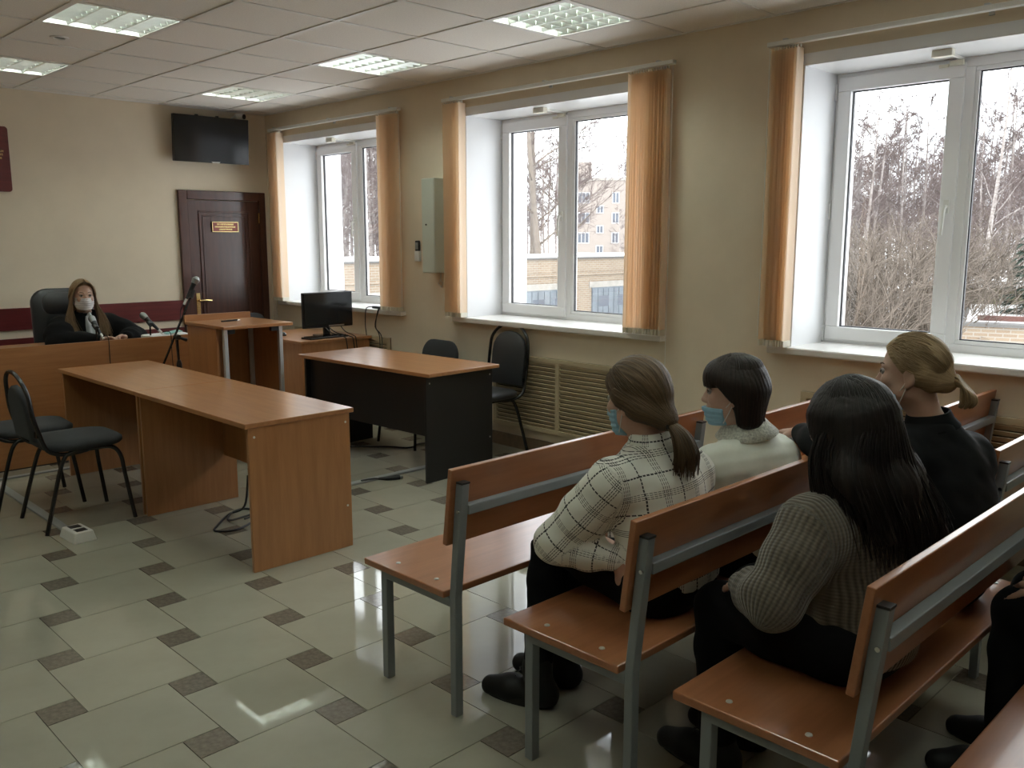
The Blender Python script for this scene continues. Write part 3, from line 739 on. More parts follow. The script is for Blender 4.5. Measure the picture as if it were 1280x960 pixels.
part('cord', MB().tube(bez([(-.015, .005, .12), (-.015, .005, .04), (-.05, .0, .008), (-.10, -.02, .007)], 5), .005, 6), 'cable', r, smooth=True)
r = thing('cable_plug', 'loose black plug on the floor duct beside the black-sided table', 'plug', (3.36, 4.60, 0))
part('cord', MB().tube(bez([(-.14, .05, .018), (-.06, .035, .019), (-.01, .02, .012)], 5), .006, 6), 'cable', r, smooth=True)
part('plug_body', MB().tube([(-.02, .025, .014), (.02, -.01, .014), (.07, -.035, .014), (.10, -.045, .014)], [.008, .014, .017, .016], 10), 'black_plastic', r, smooth=True)
part('plug_tip', MB().cyl((.10, -.045, .014), (.118, -.051, .014), .014, .012, 10), 'steel', r, smooth=True)
tag(part('floor_cable', MB().tube(bez([(3.75, 5.55, .007), (3.95, 5.35, .007), (4.05, 5.2, .007), (4.2, 5.25, .007), (4.4, 5.1, .007)], 6), .006, 6), 'cable', smooth=True), 'black cable lying on the floor under the black-sided table', 'cable')
# sill things at the far window
zs = ZS + .04
r = thing('plastic_bowl', 'round clear plastic lid standing on the window sill behind the monitor', 'plastic lid', (4.80, 6.42, zs))
M = Matrix.Translation((0, 0, .088)) @ Matrix.Rotation(math.radians(80), 4, 'Y') @ Matrix.Rotation(math.radians(20), 4, 'X')
part('dome', MB().lathe([(.085, 0), (.082, .02), (.066, .05), (.035, .066), (.0, .07)], 24, M, cap=False), 'clear_plastic', r, smooth=True)
part('rim', MB().tube([M @ Vector((.086*math.cos(t*math.pi/12), .086*math.sin(t*math.pi/12), 0)) for t in range(24)], .003, 6, closed=True), 'clear_plastic', r, smooth=True)
r = thing('power_strip', 'black cable end on the far sill with leads hanging down', 'cable', (4.66, 6.42, zs))
part('strip', MB().box(-.022, -.16, 0, .022, .04, .022), 'black_plastic', r, bevel=.006)
for k, yy in enumerate((.035, -.14, -.15)):
    part('lead', MB().tube(bez([(-.02, yy, .014), (-.06, yy+.01, .012), (-.078, yy+.02, -.02), (-.085, yy+.02+.02*k, -.15), (-.082, yy+.01-.02*k, -.24), (-.085, yy-.01, -.5), (-.08, yy, -.90)], 5), .0045, 6), 'cable', r, smooth=True)
# ------------------------------------------------------------------ people: smooth distance-field bodies
def V3(*a): return np.array(a, float)
class Field:
    """smooth union of rounded cones and ellipsoids, with carves and clipping planes"""
    def __init__(s, k=.02): s.p = []; s.k = k; s.cl = []; s.cv = []; s.disp = None; s.post = None
    def cone(s, a, b, ra, rb, k=None, M=None):
        s.p.append(('c', np.array(a, float), np.array(b, float), ra, rb, k, M)); return s
    def chain(s, pts, rs, k=None):
        for i in range(len(pts)-1): s.cone(pts[i], pts[i+1], rs[i], rs[i+1], k)
        return s
    def ell(s, c, r, R=None, k=None):
        s.p.append(('e', np.array(c, float), np.array(r, float), R, k)); return s
    def carve(s, c, r, R=None, k=.01): s.cv.append((np.array(c, float), np.array(r, float), R, k)); return s
    def clip(s, n, p):
        """keep the side the normal n points to, at point p"""
        n = np.array(n, float); n /= np.linalg.norm(n); s.cl.append((n, float(n @ np.array(p, float)))); return s
    @staticmethod
    def d_cone(P, a, b, ra, rb):
        ba = b-a; pa = P-a; h = np.clip((pa@ba)/(ba@ba + 1e-12), 0, 1)
        return np.linalg.norm(pa - h[:, None]*ba, axis=1) - (ra + (rb-ra)*h)
    @staticmethod
    def d_ell(P, c, r, R):
        q = P-c
        if R is not None: q = q@R
        k0 = np.linalg.norm(q/r, axis=1); k1 = np.linalg.norm(q/(r*r), axis=1)
        return k0*(k0-1)/np.maximum(k1, 1e-9)
    def bounds(s):
        lo = np.full(3, 1e9); hi = -lo
        for q in s.p:
            if q[0] == 'c': m = max(q[3], q[4]); l = np.minimum(q[1], q[2])-m; h = np.maximum(q[1], q[2])+m
            else: m = q[2].max(); l = q[1]-m; h = q[1]+m
            lo = np.minimum(lo, l); hi = np.maximum(hi, h)
        return lo-.02, hi+.02
    def __call__(s, P):
        D = np.full(len(P), 1.0)
        for q in s.p:
            if q[0] == 'c': m = max(q[3], q[4]); l = np.minimum(q[1], q[2])-m; h = np.maximum(q[1], q[2])+m
            else: m = q[2].max(); l = q[1]-m; h = q[1]+m
            l = l-.09; h = h+.09
            ix = np.nonzero(((P > l) & (P < h)).all(1))[0]
            if not len(ix): continue
            Q = P[ix]
            if q[0] == 'c': d = s.d_cone(Q, q[1], q[2], q[3], q[4]); k = q[5] or s.k
            else: d = s.d_ell(Q, q[1], q[2], q[3]); k = q[4] or s.k
            c = D[ix]; hh = np.clip(.5 + .5*(c-d)/k, 0, 1)
            D[ix] = c + (d-c)*hh - k*hh*(1-hh)
        for c, r, R, k in s.cv:
            d = -s.d_ell(P, c, r, R); hh = np.clip(.5 - .5*(D-d)/k, 0, 1)
            D = D + (d-D)*hh + k*hh*(1-hh)
        if s.disp is not None: D = D - s.disp(P)
        for n, o in s.cl: D = np.maximum(D, o - P@n)
        if s.post is not None: D = np.maximum(D, s.post(P))
        return D
def polygonise(F, res):
    lo, hi = F.bounds(); C = 4
    n = np.ceil((hi-lo)/(res*C)).astype(int)+1
    ax = [lo[i] + (np.arange(n[i])+.5)*res*C for i in range(3)]
    G = np.stack(np.meshgrid(*ax, indexing='ij'), -1).reshape(-1, 3)
    dc = F(G).reshape(n)
    act = np.abs(dc) < res*C*1.5 + .012
    big = np.repeat(np.repeat(np.repeat(dc, C, 0), C, 1), C, 2).astype(float)
    m = np.repeat(np.repeat(np.repeat(act, C, 0), C, 1), C, 2)
    ii = np.argwhere(m); P = lo + (ii+.5)*res
    big[m] = F(P)
    D = np.pad(big, 1, constant_values=1.0); o = lo - .5*res
    S = D < 0
    c = [S[i:S.shape[0]-1+i, j:S.shape[1]-1+j, k:S.shape[2]-1+k] for i in (0, 1) for j in (0, 1) for k in (0, 1)]
    cnt = sum(x.astype(np.int8) for x in c); on = (cnt > 0) & (cnt < 8)
    cells = np.argwhere(on); idx = -np.ones(on.shape, int); idx[on] = np.arange(len(cells))
    acc = np.zeros((len(cells), 3)); w_ = np.zeros(len(cells))
    for a in range(3):
        for u in (0, 1):
            for v in (0, 1):
                off = [0, 0, 0]; b = [x for x in range(3) if x != a]; off[b[0]] = u; off[b[1]] = v
                p = cells + off; q = p.copy(); q[:, a] += 1
                d0 = D[p[:, 0], p[:, 1], p[:, 2]]; d1 = D[q[:, 0], q[:, 1], q[:, 2]]
                x = (d0 < 0) != (d1 < 0); t = np.where(x, d0/(d0-d1+1e-15), 0)
                pt = p + 0.0; pt[:, a] += t
                acc[x] += pt[x]; w_[x] += 1
    Vv = o + acc/np.maximum(w_, 1)[:, None]*res
    Q = []
    for a in range(3):
        sl = [slice(None)]*3; s2 = [slice(None)]*3; sl[a] = slice(0, -1); s2[a] = slice(1, None)
        e = S[tuple(sl)] != S[tuple(s2)]
        p = np.argwhere(e); b1, b2 = [(1, 2), (2, 0), (0, 1)][a]
        ok = (p[:, b1] > 0) & (p[:, b2] > 0) & (p[:, b1] < on.shape[b1]) & (p[:, b2] < on.shape[b2]) & (p[:, a] < on.shape[a])
        p = p[ok]
        def ci(d1, d2):
            r = p.copy(); r[:, b1] -= d1; r[:, b2] -= d2; return idx[r[:, 0], r[:, 1], r[:, 2]]
        q = np.stack([ci(1, 1), ci(0, 1), ci(0, 0), ci(1, 0)], 1)
        fl = ~S[p[:, 0], p[:, 1], p[:, 2]]; q[fl] = q[fl][:, ::-1]
        Q.append(q)
    Q = np.concatenate(Q); Q = Q[(Q >= 0).all(1)]
    return Vv, Q
def np_mesh(name, Vv, Q, m, attrs=None):
    me = bpy.data.meshes.new(name); me.vertices.add(len(Vv)); me.vertices.foreach_set('co', Vv.astype(np.float32).ravel())
    me.loops.add(Q.size); me.loops.foreach_set('vertex_index', Q.astype(np.int32).ravel())
    me.polygons.add(len(Q)); me.polygons.foreach_set('loop_start', np.arange(0, Q.size, 4, dtype=np.int32)); me.polygons.foreach_set('loop_total', np.full(len(Q), 4, np.int32))
    me.polygons.foreach_set('use_smooth', np.ones(len(Q), bool)); me.update(); me.validate()
    for k, v in (attrs or {}).items():
        if v.ndim == 1:
            a = me.attributes.new(k, 'FLOAT', 'POINT'); a.data.foreach_set('value', v.astype(np.float32))
        else:
            a = me.attributes.new(k, 'FLOAT_VECTOR', 'POINT'); a.data.foreach_set('vector', v.astype(np.float32).ravel())
    me.materials.append(MATS[m] if isinstance(m, str) else m)
    return me
def fpart(name, F, res, m, parent, attrs=None):
    Vv, Q = polygonise(F, res)
    me = np_mesh(name, Vv, Q, m, attrs(Vv) if attrs else None)
    return link(name, me, parent)
def vnoise(P, f, seed=0):
    """cheap smooth noise from a few sine products"""
    rg = np.random.default_rng(seed); out = 0
    for i in range(5):
        d = rg.normal(size=3); d /= np.linalg.norm(d); e = rg.normal(size=3); e /= np.linalg.norm(e)
        out = out + np.sin(P@d*f*(1+.45*i) + rg.uniform(0, 6.28)) * np.sin(P@e*f*(.7+.3*i) + rg.uniform(0, 6.28)) / (1+.3*i)
    return out/2.5
# ---- cloth, skin and hair materials
def skin(name, c): return mat(name, c, .5, var=.12, vscale=14, c2=(c[0]*.95, c[1]*.82, c[2]*.78), bump=.05, bscale=300)
skin('skin_light', (.52, .335, .25)); skin('skin_pale', (.56, .385, .30))
mat('lip', (.36, .13, .115), .45); mat('eye_white', (.36, .34, .32), .35); mat('iris', (.05, .035, .025), .2)
mat('mask_blue', (.27, .47, .60), .85, var=.08, vscale=40, bump=.25, bscale=160); mat('mask_white', (.72, .72, .73), .85, var=.05, vscale=40, bump=.2, bscale=160)
mat('strap', (.62, .60, .57), .8)
mat('black_cloth', (.0055, .0055, .006), .95, spec=.15, bump=.2, bscale=60); mat('black_shirt', (.0075, .008, .009), .85, spec=.2, bump=.2, bscale=50)
mat('black_leather', (.006, .006, .006), .55, spec=.3, bump=.1, bscale=60); mat('sole', (.012, .011, .010), .8)
mat('white_blouse', (.80, .82, .73), .75, var=.05, vscale=20, bump=.1, bscale=60); mat('lace', (.80, .81, .72), .9, var=.45, vscale=130, bump=1.0, bscale=170)
mat('jabot', (.52, .56, .58), .8, bump=.2, bscale=50); mat('band_black', (.006, .006, .006), .8); mat('button', (.5, .5, .5), .3, metal=.6)
def knit_mat():
    m, nt, b = newmat('knit_brown'); N, L = nt.nodes.new, nt.links.new
    a = N('ShaderNodeAttribute'); a.attribute_name = 'guv'; sp = N('ShaderNodeSeparateXYZ'); L(a.outputs['Vector'], sp.inputs[0])
    def wave(sock, f):
        mu = N('ShaderNodeMath'); mu.operation = 'MULTIPLY'; mu.inputs[1].default_value = f; L(sock, mu.inputs[0])
        si = N('ShaderNodeMath'); si.operation = 'SINE'; L(mu.outputs[0], si.inputs[0]); return si.outputs[0]
    w1 = wave(sp.outputs['X'], 2*math.pi/.0115); w2 = wave(sp.outputs['Y'], 2*math.pi/.009)
    ad = N('ShaderNodeMath'); ad.operation = 'MULTIPLY_ADD'; ad.inputs[1].default_value = .3; L(w2, ad.inputs[0]); L(w1, ad.inputs[2])
    mr = N('ShaderNodeMapRange'); mr.inputs['From Min'].default_value = -1.3; mr.inputs['From Max'].default_value = 1.3; L(ad.outputs[0], mr.inputs['Value'])
    rp = N('ShaderNodeValToRGB'); rp.color_ramp.elements[0].color = (.058, .048, .035, 1); rp.color_ramp.elements[1].color = (.155, .130, .096, 1)
    L(mr.outputs[0], rp.inputs['Fac']); L(rp.outputs['Color'], b.inputs['Base Color']); b.inputs['Roughness'].default_value = .95
    b.inputs['Sheen Weight'].default_value = .25
    bp = N('ShaderNodeBump'); bp.inputs['Strength'].default_value = .8; bp.inputs['Distance'].default_value = .004
    L(mr.outputs[0], bp.inputs['Height']); L(bp.outputs[0], b.inputs['Normal'])
knit_mat()
def plaid_mat():
    m, nt, b = newmat('plaid_shirt'); N, L = nt.nodes.new, nt.links.new
    a = N('ShaderNodeAttribute'); a.attribute_name = 'guv'; sp = N('ShaderNodeSeparateXYZ'); L(a.outputs['Vector'], sp.inputs[0])
    def math_(op, x, y=None):
        n = N('ShaderNodeMath'); n.operation = op
        for i, q in enumerate((x, y)):
            if q is None: continue
            if isinstance(q, (int, float)): n.inputs[i].default_value = q
            else: L(q, n.inputs[i])
        return n.outputs[0]
    def stripe(sock, period, pos, width):
        f = math_('FRACT', math_('DIVIDE', sock, period)); d = math_('ABSOLUTE', math_('SUBTRACT', f, pos))
        return math_('LESS_THAN', d, width)
    dash = []
    tot = None
    for s, o in (('X', 'Y'), ('Y', 'X')):
        dsh = math_('GREATER_THAN', math_('FRACT', math_('DIVIDE', sp.outputs[o], .011)), .22)
        for pos, wd in ((.18, .020), (.58, .008), (.63, .008), (.68, .008), (.73, .008)):
            st = math_('MULTIPLY', stripe(sp.outputs[s], .112, pos, wd), dsh)
            tot = st if tot is None else math_('MAXIMUM', tot, st)
    mx = N('ShaderNodeMix'); mx.data_type = 'RGBA'; mx.inputs['A'].default_value = (.76, .75, .68, 1); mx.inputs['B'].default_value = (.035, .033, .032, 1)
    L(tot, mx.inputs['Factor']); L(mx.outputs['Result'], b.inputs['Base Color']); b.inputs['Roughness'].default_value = .85
    n2 = N('ShaderNodeTexNoise'); n2.inputs['Scale'].default_value = 30; bp = N('ShaderNodeBump'); bp.inputs['Strength'].default_value = .15; bp.inputs['Distance'].default_value = .005
    L(n2.outputs['Fac'], bp.inputs['Height']); L(bp.outputs[0], b.inputs['Normal'])
plaid_mat()
def hair_mat(name, dark, light, rough=.42):
    m, nt, b = newmat(name); N, L = nt.nodes.new, nt.links.new
    a = N('ShaderNodeAttribute'); a.attribute_name = 'guv'; mp = N('ShaderNodeMapping'); mp.inputs['Scale'].default_value = (150, 5, 1)
    L(a.outputs['Vector'], mp.inputs['Vector'])
    n = N('ShaderNodeTexNoise'); n.inputs['Scale'].default_value = 1.0; n.inputs['Detail'].default_value = 4; n.inputs['Roughness'].default_value = .7
    L(mp.outputs[0], n.inputs['Vector'])
    rp = N('ShaderNodeValToRGB'); rp.color_ramp.elements[0].position = .33; rp.color_ramp.elements[1].position = .70
    rp.color_ramp.elements[0].color = (*dark, 1); rp.color_ramp.elements[1].color = (*light, 1)
    L(n.outputs['Fac'], rp.inputs['Fac']); L(rp.outputs['Color'], b.inputs['Base Color'])
    b.inputs['Roughness'].default_value = rough; b.inputs['Specular IOR Level'].default_value = .22
    bp = N('ShaderNodeBump'); bp.inputs['Strength'].default_value = .75; bp.inputs['Distance'].default_value = .004
    L(n.outputs['Fac'], bp.inputs['Height']); L(bp.outputs[0], b.inputs['Normal'])
hair_mat('hair_brown', (.048, .031, .019), (.165, .105, .056), .5); hair_mat('hair_dark', (.009, .0065, .006), (.030, .019, .014), .45)
hair_mat('hair_black', (.0045, .0036, .0035), (.015, .009, .0075), .5); hair_mat('hair_blonde', (.24, .165, .088), (.50, .37, .22), .5)
hair_mat('hair_ash', (.10, .065, .034), (.34, .225, .12), .5)
# ---- heads (local: face towards +y, z up, origin at head centre)
def rot_head(yaw, pitch=0, roll=0):
    """yaw: degrees from +y, positive turns to -x; pitch: positive looks down"""
    return np.array((Matrix.Rotation(math.radians(yaw), 3, 'Z') @ Matrix.Rotation(math.radians(-pitch), 3, 'X') @ Matrix.Rotation(math.radians(roll), 3, 'Y')))
class Head:
    def __init__(s, c, yaw, pitch=0, roll=0, sc=1.0): s.c = np.array(c, float); s.R = rot_head(yaw, pitch, roll); s.s = sc
    def w(s, *p): return s.c + s.R @ (np.array(p, float)*s.s)
    def loc(s, P): return ((P-s.c) @ s.R)/s.s
    def add(s, F, grow=0.0, face=True):
        g_ = grow/s.s; S = s.s
        F.ell(s.w(0, -.012, .028), V3(.074+g_, .094+g_, .088+g_)*S, s.R, .02)
        F.ell(s.w(0, .022, -.038), V3(.060+g_, .066+g_, .074+g_)*S, s.R, .03)
        F.ell(s.w(0, .052, -.088), V3(.030+g_, .032+g_, .024+g_)*S, s.R, .03)
        F.cone(s.w(-.045, .015, -.062), s.w(0, .060, -.088), (.024+g_)*S, (.022+g_)*S, .02); F.cone(s.w(.045, .015, -.062), s.w(0, .060, -.088), (.024+g_)*S, (.022+g_)*S, .02)
        if face:
            F.cone(s.w(0, .080, .012), s.w(0, .100, -.026), .0075*S, .0115*S, .012); F.ell(s.w(.010, .092, -.030), V3(.009, .010, .008)*S, s.R, .008); F.ell(s.w(-.010, .092, -.030), V3(.009, .010, .008)*S, s.R, .008)
            for q in (-1, 1):
                F.cone(s.w(q*.012, .083, .022), s.w(q*.046, .066, .024), .007*S, .006*S, .012)      # brow
                F.ell(s.w(q*.040, .066, -.022), V3(.018, .016, .016)*S, s.R, .02)                    # cheek
            F.ell(s.w(0, .084, -.055), V3(.022, .012, .007)*S, s.R, .008); F.ell(s.w(0, .081, -.067), V3(.019, .012, .008)*S, s.R, .008)
            for q in (-1, 1): F.carve(s.w(q*.031, .094, .006), V3(.017, .012, .010)*S, s.R, .012)
    def ears(s, F, which=(-1, 1)):
        for q in which:
            F.ell(s.w(q*.076, -.012, -.010), V3(.010, .018, .031)*s.s, s.R, .006); F.ell(s.w(q*.074, -.004, -.036), V3(.008, .010, .012)*s.s, s.R, .006)
            F.carve(s.w(q*.086, -.008, -.006), V3(.006, .010, .019)*s.s, s.R, .005)
    def eyes(s, parent):
        for q in (-1, 1):
            M = Matrix.Translation(Vector(s.w(q*.031, .074, .006))) @ Matrix([list(r) for r in s.R]).to_4x4()
            prof = [(.012*math.sin(math.pi*i/8)+1e-5, -.012*math.cos(math.pi*i/8)) for i in range(9)]
            e = part('eye', MB().lathe(prof, 14, M), 'eye_white', parent, smooth=True)
            part('iris', MB().lathe([(.0001, .0045), (.0052, .0035), (.0056, 0)], 12, M @ Matrix.Translation((0, .0085, 0)) @ Matrix.Rotation(math.radians(-90), 4, 'X')), 'iris', e, smooth=True)
            part('lash_line', MB().tube([M @ Vector((x, .0115 - abs(x)*.35, .0065 - x*x*25)) for x in (-.014, -.007, 0, .007, .014)], .0016, 6), 'iris', e)
            part('eyebrow', MB().tube([s.w(q*(.013+.036*t), .0885-.020*t*t-.004*t, .027+.006*math.sin(t*3)) for t in (0, .3, .6, 1)], [.002, .0034, .003, .001], 6, flat=.6), 'iris', parent)
    def mask(s, parent, m, low, z0=-.105, z1=-.012, ear=True):
        """surgical mask; low: metres it is pulled down"""
        F = Field(.02); s.add(F, .0065, face=False)
        F.cone(s.w(0, .078, -.010), s.w(0, .092, -.040), .017*s.s, .022*s.s, .03)
        zt = z1-low
        F.clip(s.R@V3(0, 0, -1), s.w(0, 0, zt)); F.clip(s.R@V3(0, 0, 1), s.w(0, 0, z0-low*.5))
        F.clip(s.R@V3(.30, 1, 0), s.w(-.052, .030, 0)); F.clip(s.R@V3(-.30, 1, 0), s.w(.052, .030, 0))
        G = s
        def disp(P):
            q = G.loc(P); return .0016*np.sin(q[:, 2]*2*math.pi/.017)
        F.disp = disp
        o = fpart('face_mask', F, .0035, m, parent)
        if ear:
            for q in (-1, 1):
                ea = s.w(q*.078, -.022, .012)
                for zz in (zt-.008, z0-low*.5+.014):
                    a = s.w(q*.060, .034, zz); mid = s.w(q*.073, .010, zz*.6+.003)
                    part('ear_loop', MB().tube([Vector(a), Vector(mid), Vector(ea)], .0016, 5), 'strap', o)
        return o
def streak_attr(G, mode, tie=None):
    """guv for hair: x = angle across the strands (in metres-ish), y = along"""
    def f(Vv):
        q = G.loc(Vv)
        if mode == 'tie':
            ax = np.array(tie, float); ax = ax/np.linalg.norm(ax)
            u = np.cross(ax, [0, 0, 1]); u /= np.linalg.norm(u); v = np.cross(ax, u)
            ang = np.arctan2(q@v, q@u); return {'guv': np.stack([ang*.10, q@ax, 0*ang], 1)}
        ang = np.arctan2(q[:, 0], -(q[:, 1]+.01)); return {'guv': np.stack([ang*.10, q[:, 2], 0*ang], 1)}
    return f
def locks(parent, name, m, curves):
    """curves: list of (points, r0, r1); strands as tapered ribbons with streak coordinates"""
    vs, qs, uv = [], [], []; n = 6; k0 = 0
    for ci, (pts, r0, r1, flat) in enumerate(curves):
        P = [np.array(p) for p in bez(pts, 5)]; mm = len(P); mb = MB().tube(P, [max(.0008, r0 + (r1-r0)*(i/(mm-1))**1.3) if i else r0*.8 for i in range(mm)], n, flat=flat)
        v = np.array([tuple(x) for x in mb.v]); f = [q for q in mb.f if len(q) == 4]
        vs.append(v); qs.append(np.array(f)+k0); k0 += len(v)
        i = np.arange(len(v)); uv.append(np.stack([ci*.37 + (i % n)/n*r0*6, (i//n)/mm*.3 + 0*i, 0*i], 1))
    Vv = np.concatenate(vs); Q = np.concatenate(qs)
    return link(name, np_mesh(name, Vv, Q, m, {'guv': np.concatenate(uv)}), parent)
# ---- limbs
def unit(v): v = np.array(v, float); return v/max(np.linalg.norm(v), 1e-9)
def hand(F, wrist, fwd, palm_n, side, curl=.5, sc=1.0):
    """five-fingered hand; fwd: wrist to knuckles, palm_n: out of the palm, side: +1 thumb on cross(fwd, palm_n)"""
    f = unit(fwd); n = unit(palm_n - np.dot(palm_n, f)*f); t = np.cross(f, n)*side
    w_ = np.array(wrist, float)
    F.cone(w_, w_+f*.03*sc, .021*sc, .020*sc, .015)
    for k, (o, l0, l1, l2, sp) in enumerate(((.028, .040, .024, .019, .10), (.009, .044, .028, .021, .03), (-.010, .041, .026, .020, -.04), (-.027, .032, .020, .017, -.12))):
        kn = w_ + f*(.082-.006*abs(k-1.2))*sc + t*o*sc
        F.cone(w_+f*.022*sc+t*o*.55*sc, kn, .0125*sc, .0105*sc, .012)
        d = unit(f + t*sp); p = kn; a = curl*.75
        for L_, r0, r1 in ((l0, .0098, .0088), (l1, .0088, .0080), (l2, .0080, .0066)):
            d2 = unit(d*math.cos(a) + n*math.sin(a)); q = p + d2*L_*sc; F.cone(p, q, r0*sc, r1*sc, .004); p = q; d = d2; n = unit(n - np.dot(n, d)*d); a = curl*.95
        n = unit(palm_n - np.dot(palm_n, f)*f)
    b = w_ + f*.026*sc + t*.022*sc; d = unit(f*.62 + t*.72 + n*.35); p = b
    for L_, r0, r1 in ((.040, .0125, .0105), (.031, .0105, .0092), (.024, .0092, .0070)):
        q = p + d*L_*sc; F.cone(p, q, r0*sc, r1*sc, .006); p = q; d = unit(d + f*.45*curl + n*.25*curl)
def lerp(a, b, t): return np.array(a, float)*(1-t) + np.array(b, float)*t
def limb_uv(segs):
    """per-vertex (x across, y along) from the nearest limb axis; segs: (a, b, ref, xoff, kind)"""
    def f(Vv):
        best = np.full(len(Vv), 1e9); uv = np.zeros((len(Vv), 3))
        for a, b, ref, r, kind in segs:
            a, b = np.array(a, float), np.array(b, float); ba = b-a; L2 = ba@ba; h = np.clip(((Vv-a)@ba)/L2, 0, 1)
            q = Vv - a - h[:, None]*ba; d = np.linalg.norm(q, axis=1)/r
            ax = ba/math.sqrt(L2); u = unit(np.array(ref, float) - np.dot(ref, ax)*ax); v = np.cross(ax, u)
            if kind == 'flat': x = (Vv-a)@v; y = (Vv-a)@ax
            else: x = np.arctan2(q@v, q@u)*r; y = (Vv-a)@ax
            m = d < best; best[m] = d[m]; uv[m] = np.stack([x[m], y[m], 0*x[m]], 1)
        return {'guv': uv}
    return f
class Person:
    def __init__(s, label, loc, J):
        s.root = thing('person', label, 'person', loc)
        off = np.array(loc, float)
        s.J = {k: np.array(v, float)-off for k, v in J.items()}; s.off = off
    def head(s, c, *a, **k): s.H = Head(np.array(c, float)-s.off, *a, **k); return s.H
def torso(F, J, g_=0.0, belly=1.0, k=.05):
    """pelvis, chest and shoulders from joints; g_ = grow"""
    sl, sr = J['shL'], J['shR']; c = J['chest']; p = J['pel']; nk = J['neck']; hl, hr = J['hipL'], J['hipR']
    ax = unit(sr-sl); upv = unit(nk-p); fw = unit(np.cross(upv, ax)); ax = np.cross(fw, upv); R = np.stack([ax, fw, upv], 1)
    F.ell(p + upv*.02, V3(.150+g_, .115+g_, .13+g_), R, k)
    w2 = lerp(p, c, .5); F.ell(w2, V3(.125*belly+g_, .098*belly+g_, .15+g_), R, k)
    F.ell(c - upv*.02, V3(.142+g_, .105+g_, .15+g_), R, k)
    F.cone(lerp(sl, sr, .06), lerp(sl, sr, .42)+upv*.012, .056+g_, .066+g_, k); F.cone(lerp(sr, sl, .06), lerp(sr, sl, .42)+upv*.012, .056+g_, .066+g_, k)
    F.cone(lerp(c, nk, .35), nk - upv*.03, .092+g_, .062+g_, k)
    return R
def arm(F, J, sd, g_=0.0, full=True, loose=0.0):
    a, b, c = J['sh'+sd], J['el'+sd], J['wr'+sd]
    F.cone(a, b, .048+g_+loose*.3, .036+g_+loose, .03)
    if full: F.cone(b, c, .035+g_+loose, .023+g_+loose*.8, .02)
def leg(F, J, sd, g_=0.0):
    a, b, c = J['hip'+sd], J['kn'+sd], J['an'+sd]
    F.cone(a, lerp(a, b, .5), .088+g_, .074+g_, .04); F.cone(lerp(a, b, .5), b, .074+g_, .056+g_, .03)
    m_ = lerp(b, c, .30) - unit(np.cross(np.cross(c-b, b-a), c-b))*0
    F.cone(b, m_, .054+g_, .053+g_, .02); F.cone(m_, c, .053+g_, .037+g_, .02)
def foot(F, J, sd, g_=0.0):
    an = J['an'+sd]; to = J['to'+sd]; f = unit((to-an)*V3(1, 1, 0)); base = an*V3(1, 1, 0)
    z = J['ground']; hl = base - f*.035 + V3(0, 0, z+.035+g_*.3)
    F.cone(hl, base + f*.10 + V3(0, 0, z+.034), .034+g_, .036+g_, .02); F.cone(base + f*.10 + V3(0, 0, z+.034), base + f*.175 + V3(0, 0, z+.027), .037+g_, .027+g_*.8, .02)
    F.cone(an, hl + f*.02 + V3(0, 0, .02), .037+g_, .036+g_, .03); F.clip((0, 0, 1), (0, 0, z+.002))
def boots(P, sd, m='black_leather', shaft=.16, res=.007, laces=True):
    J = P.J; F = Field(.02); foot(F, J, sd, .010); an, kn = J['an'+sd], J['kn'+sd]; top = lerp(an, kn, shaft/np.linalg.norm(kn-an)); F.cone(an, top, .048, .053, .02)
    F.clip(an-kn, top)
    o = fpart('boot', F, res, m, P.root)
    to = J['to'+sd]; f = unit((to-an)*V3(1, 1, 0)); z = J['ground']; base = an*V3(1, 1, 0)
    pts = []
    for k in range(20):
        a = 2*math.pi*k/20; u = .070 + .125*math.cos(a); wd = .044*math.sin(a)*(1-.12*math.cos(a)); s_ = np.cross(f, V3(0, 0, 1)); p = base + f*u + s_*wd; pts.append(p)
    ol = MB(); n = len(pts); ol.add([tuple(p + V3(0, 0, z)) for p in pts] + [tuple(p + V3(0, 0, z+.022)) for p in pts], [tuple(reversed(range(n))), tuple(range(n, 2*n))] + [(i, (i+1) % n, n+(i+1) % n, n+i) for i in range(n)])
    part('sole', ol, 'sole', o)
    if laces:
        s_ = np.cross(f, V3(0, 0, 1))
        for k in range(4):
            c = base + f*(.075-.018*k) + V3(0, 0, z+.095+.022*k)
            part('lace', MB().tube([c - s_*.022 - f*.004, c + f*.008, c + s_*.022 - f*.004], .0022, 5), 'cable', o)
def base_body(P, skin_m, res=.0065, hands=None, ears=(-1, 1), neckr=.046, low=True):
    J, H = P.J, P.H; F = Field(.02)
    H.add(F); H.ears(F, ears)
    nb = H.w(0, -.022, -.062)
    F.cone(nb, J['neck'] - V3(0, 0, .02), neckr, neckr*1.12, .03)
    torso(F, J, 0, 1.0)
    for sd in 'LR':
        arm(F, J, sd)
        if hands and sd in hands:
            fwd, pn, side, curl = hands[sd]; hand(F, J['wr'+sd], V3(*fwd), V3(*pn), side, curl, .95)
        if low: leg(F, J, sd, -.006)
    b = fpart('body', F, res, skin_m, P.root)
    H.eyes(b)
    part('lips', MB().tube([H.w(x, .0935-abs(x)*.35, -.0615) for x in (-.022, -.011, 0, .011, .022)], [.0015, .0045, .005, .0045, .0015], 8, flat=.9), 'lip', b, smooth=True)
    return b
def folds(seed, amp, f):
    return lambda P: amp*vnoise(P, f, seed)
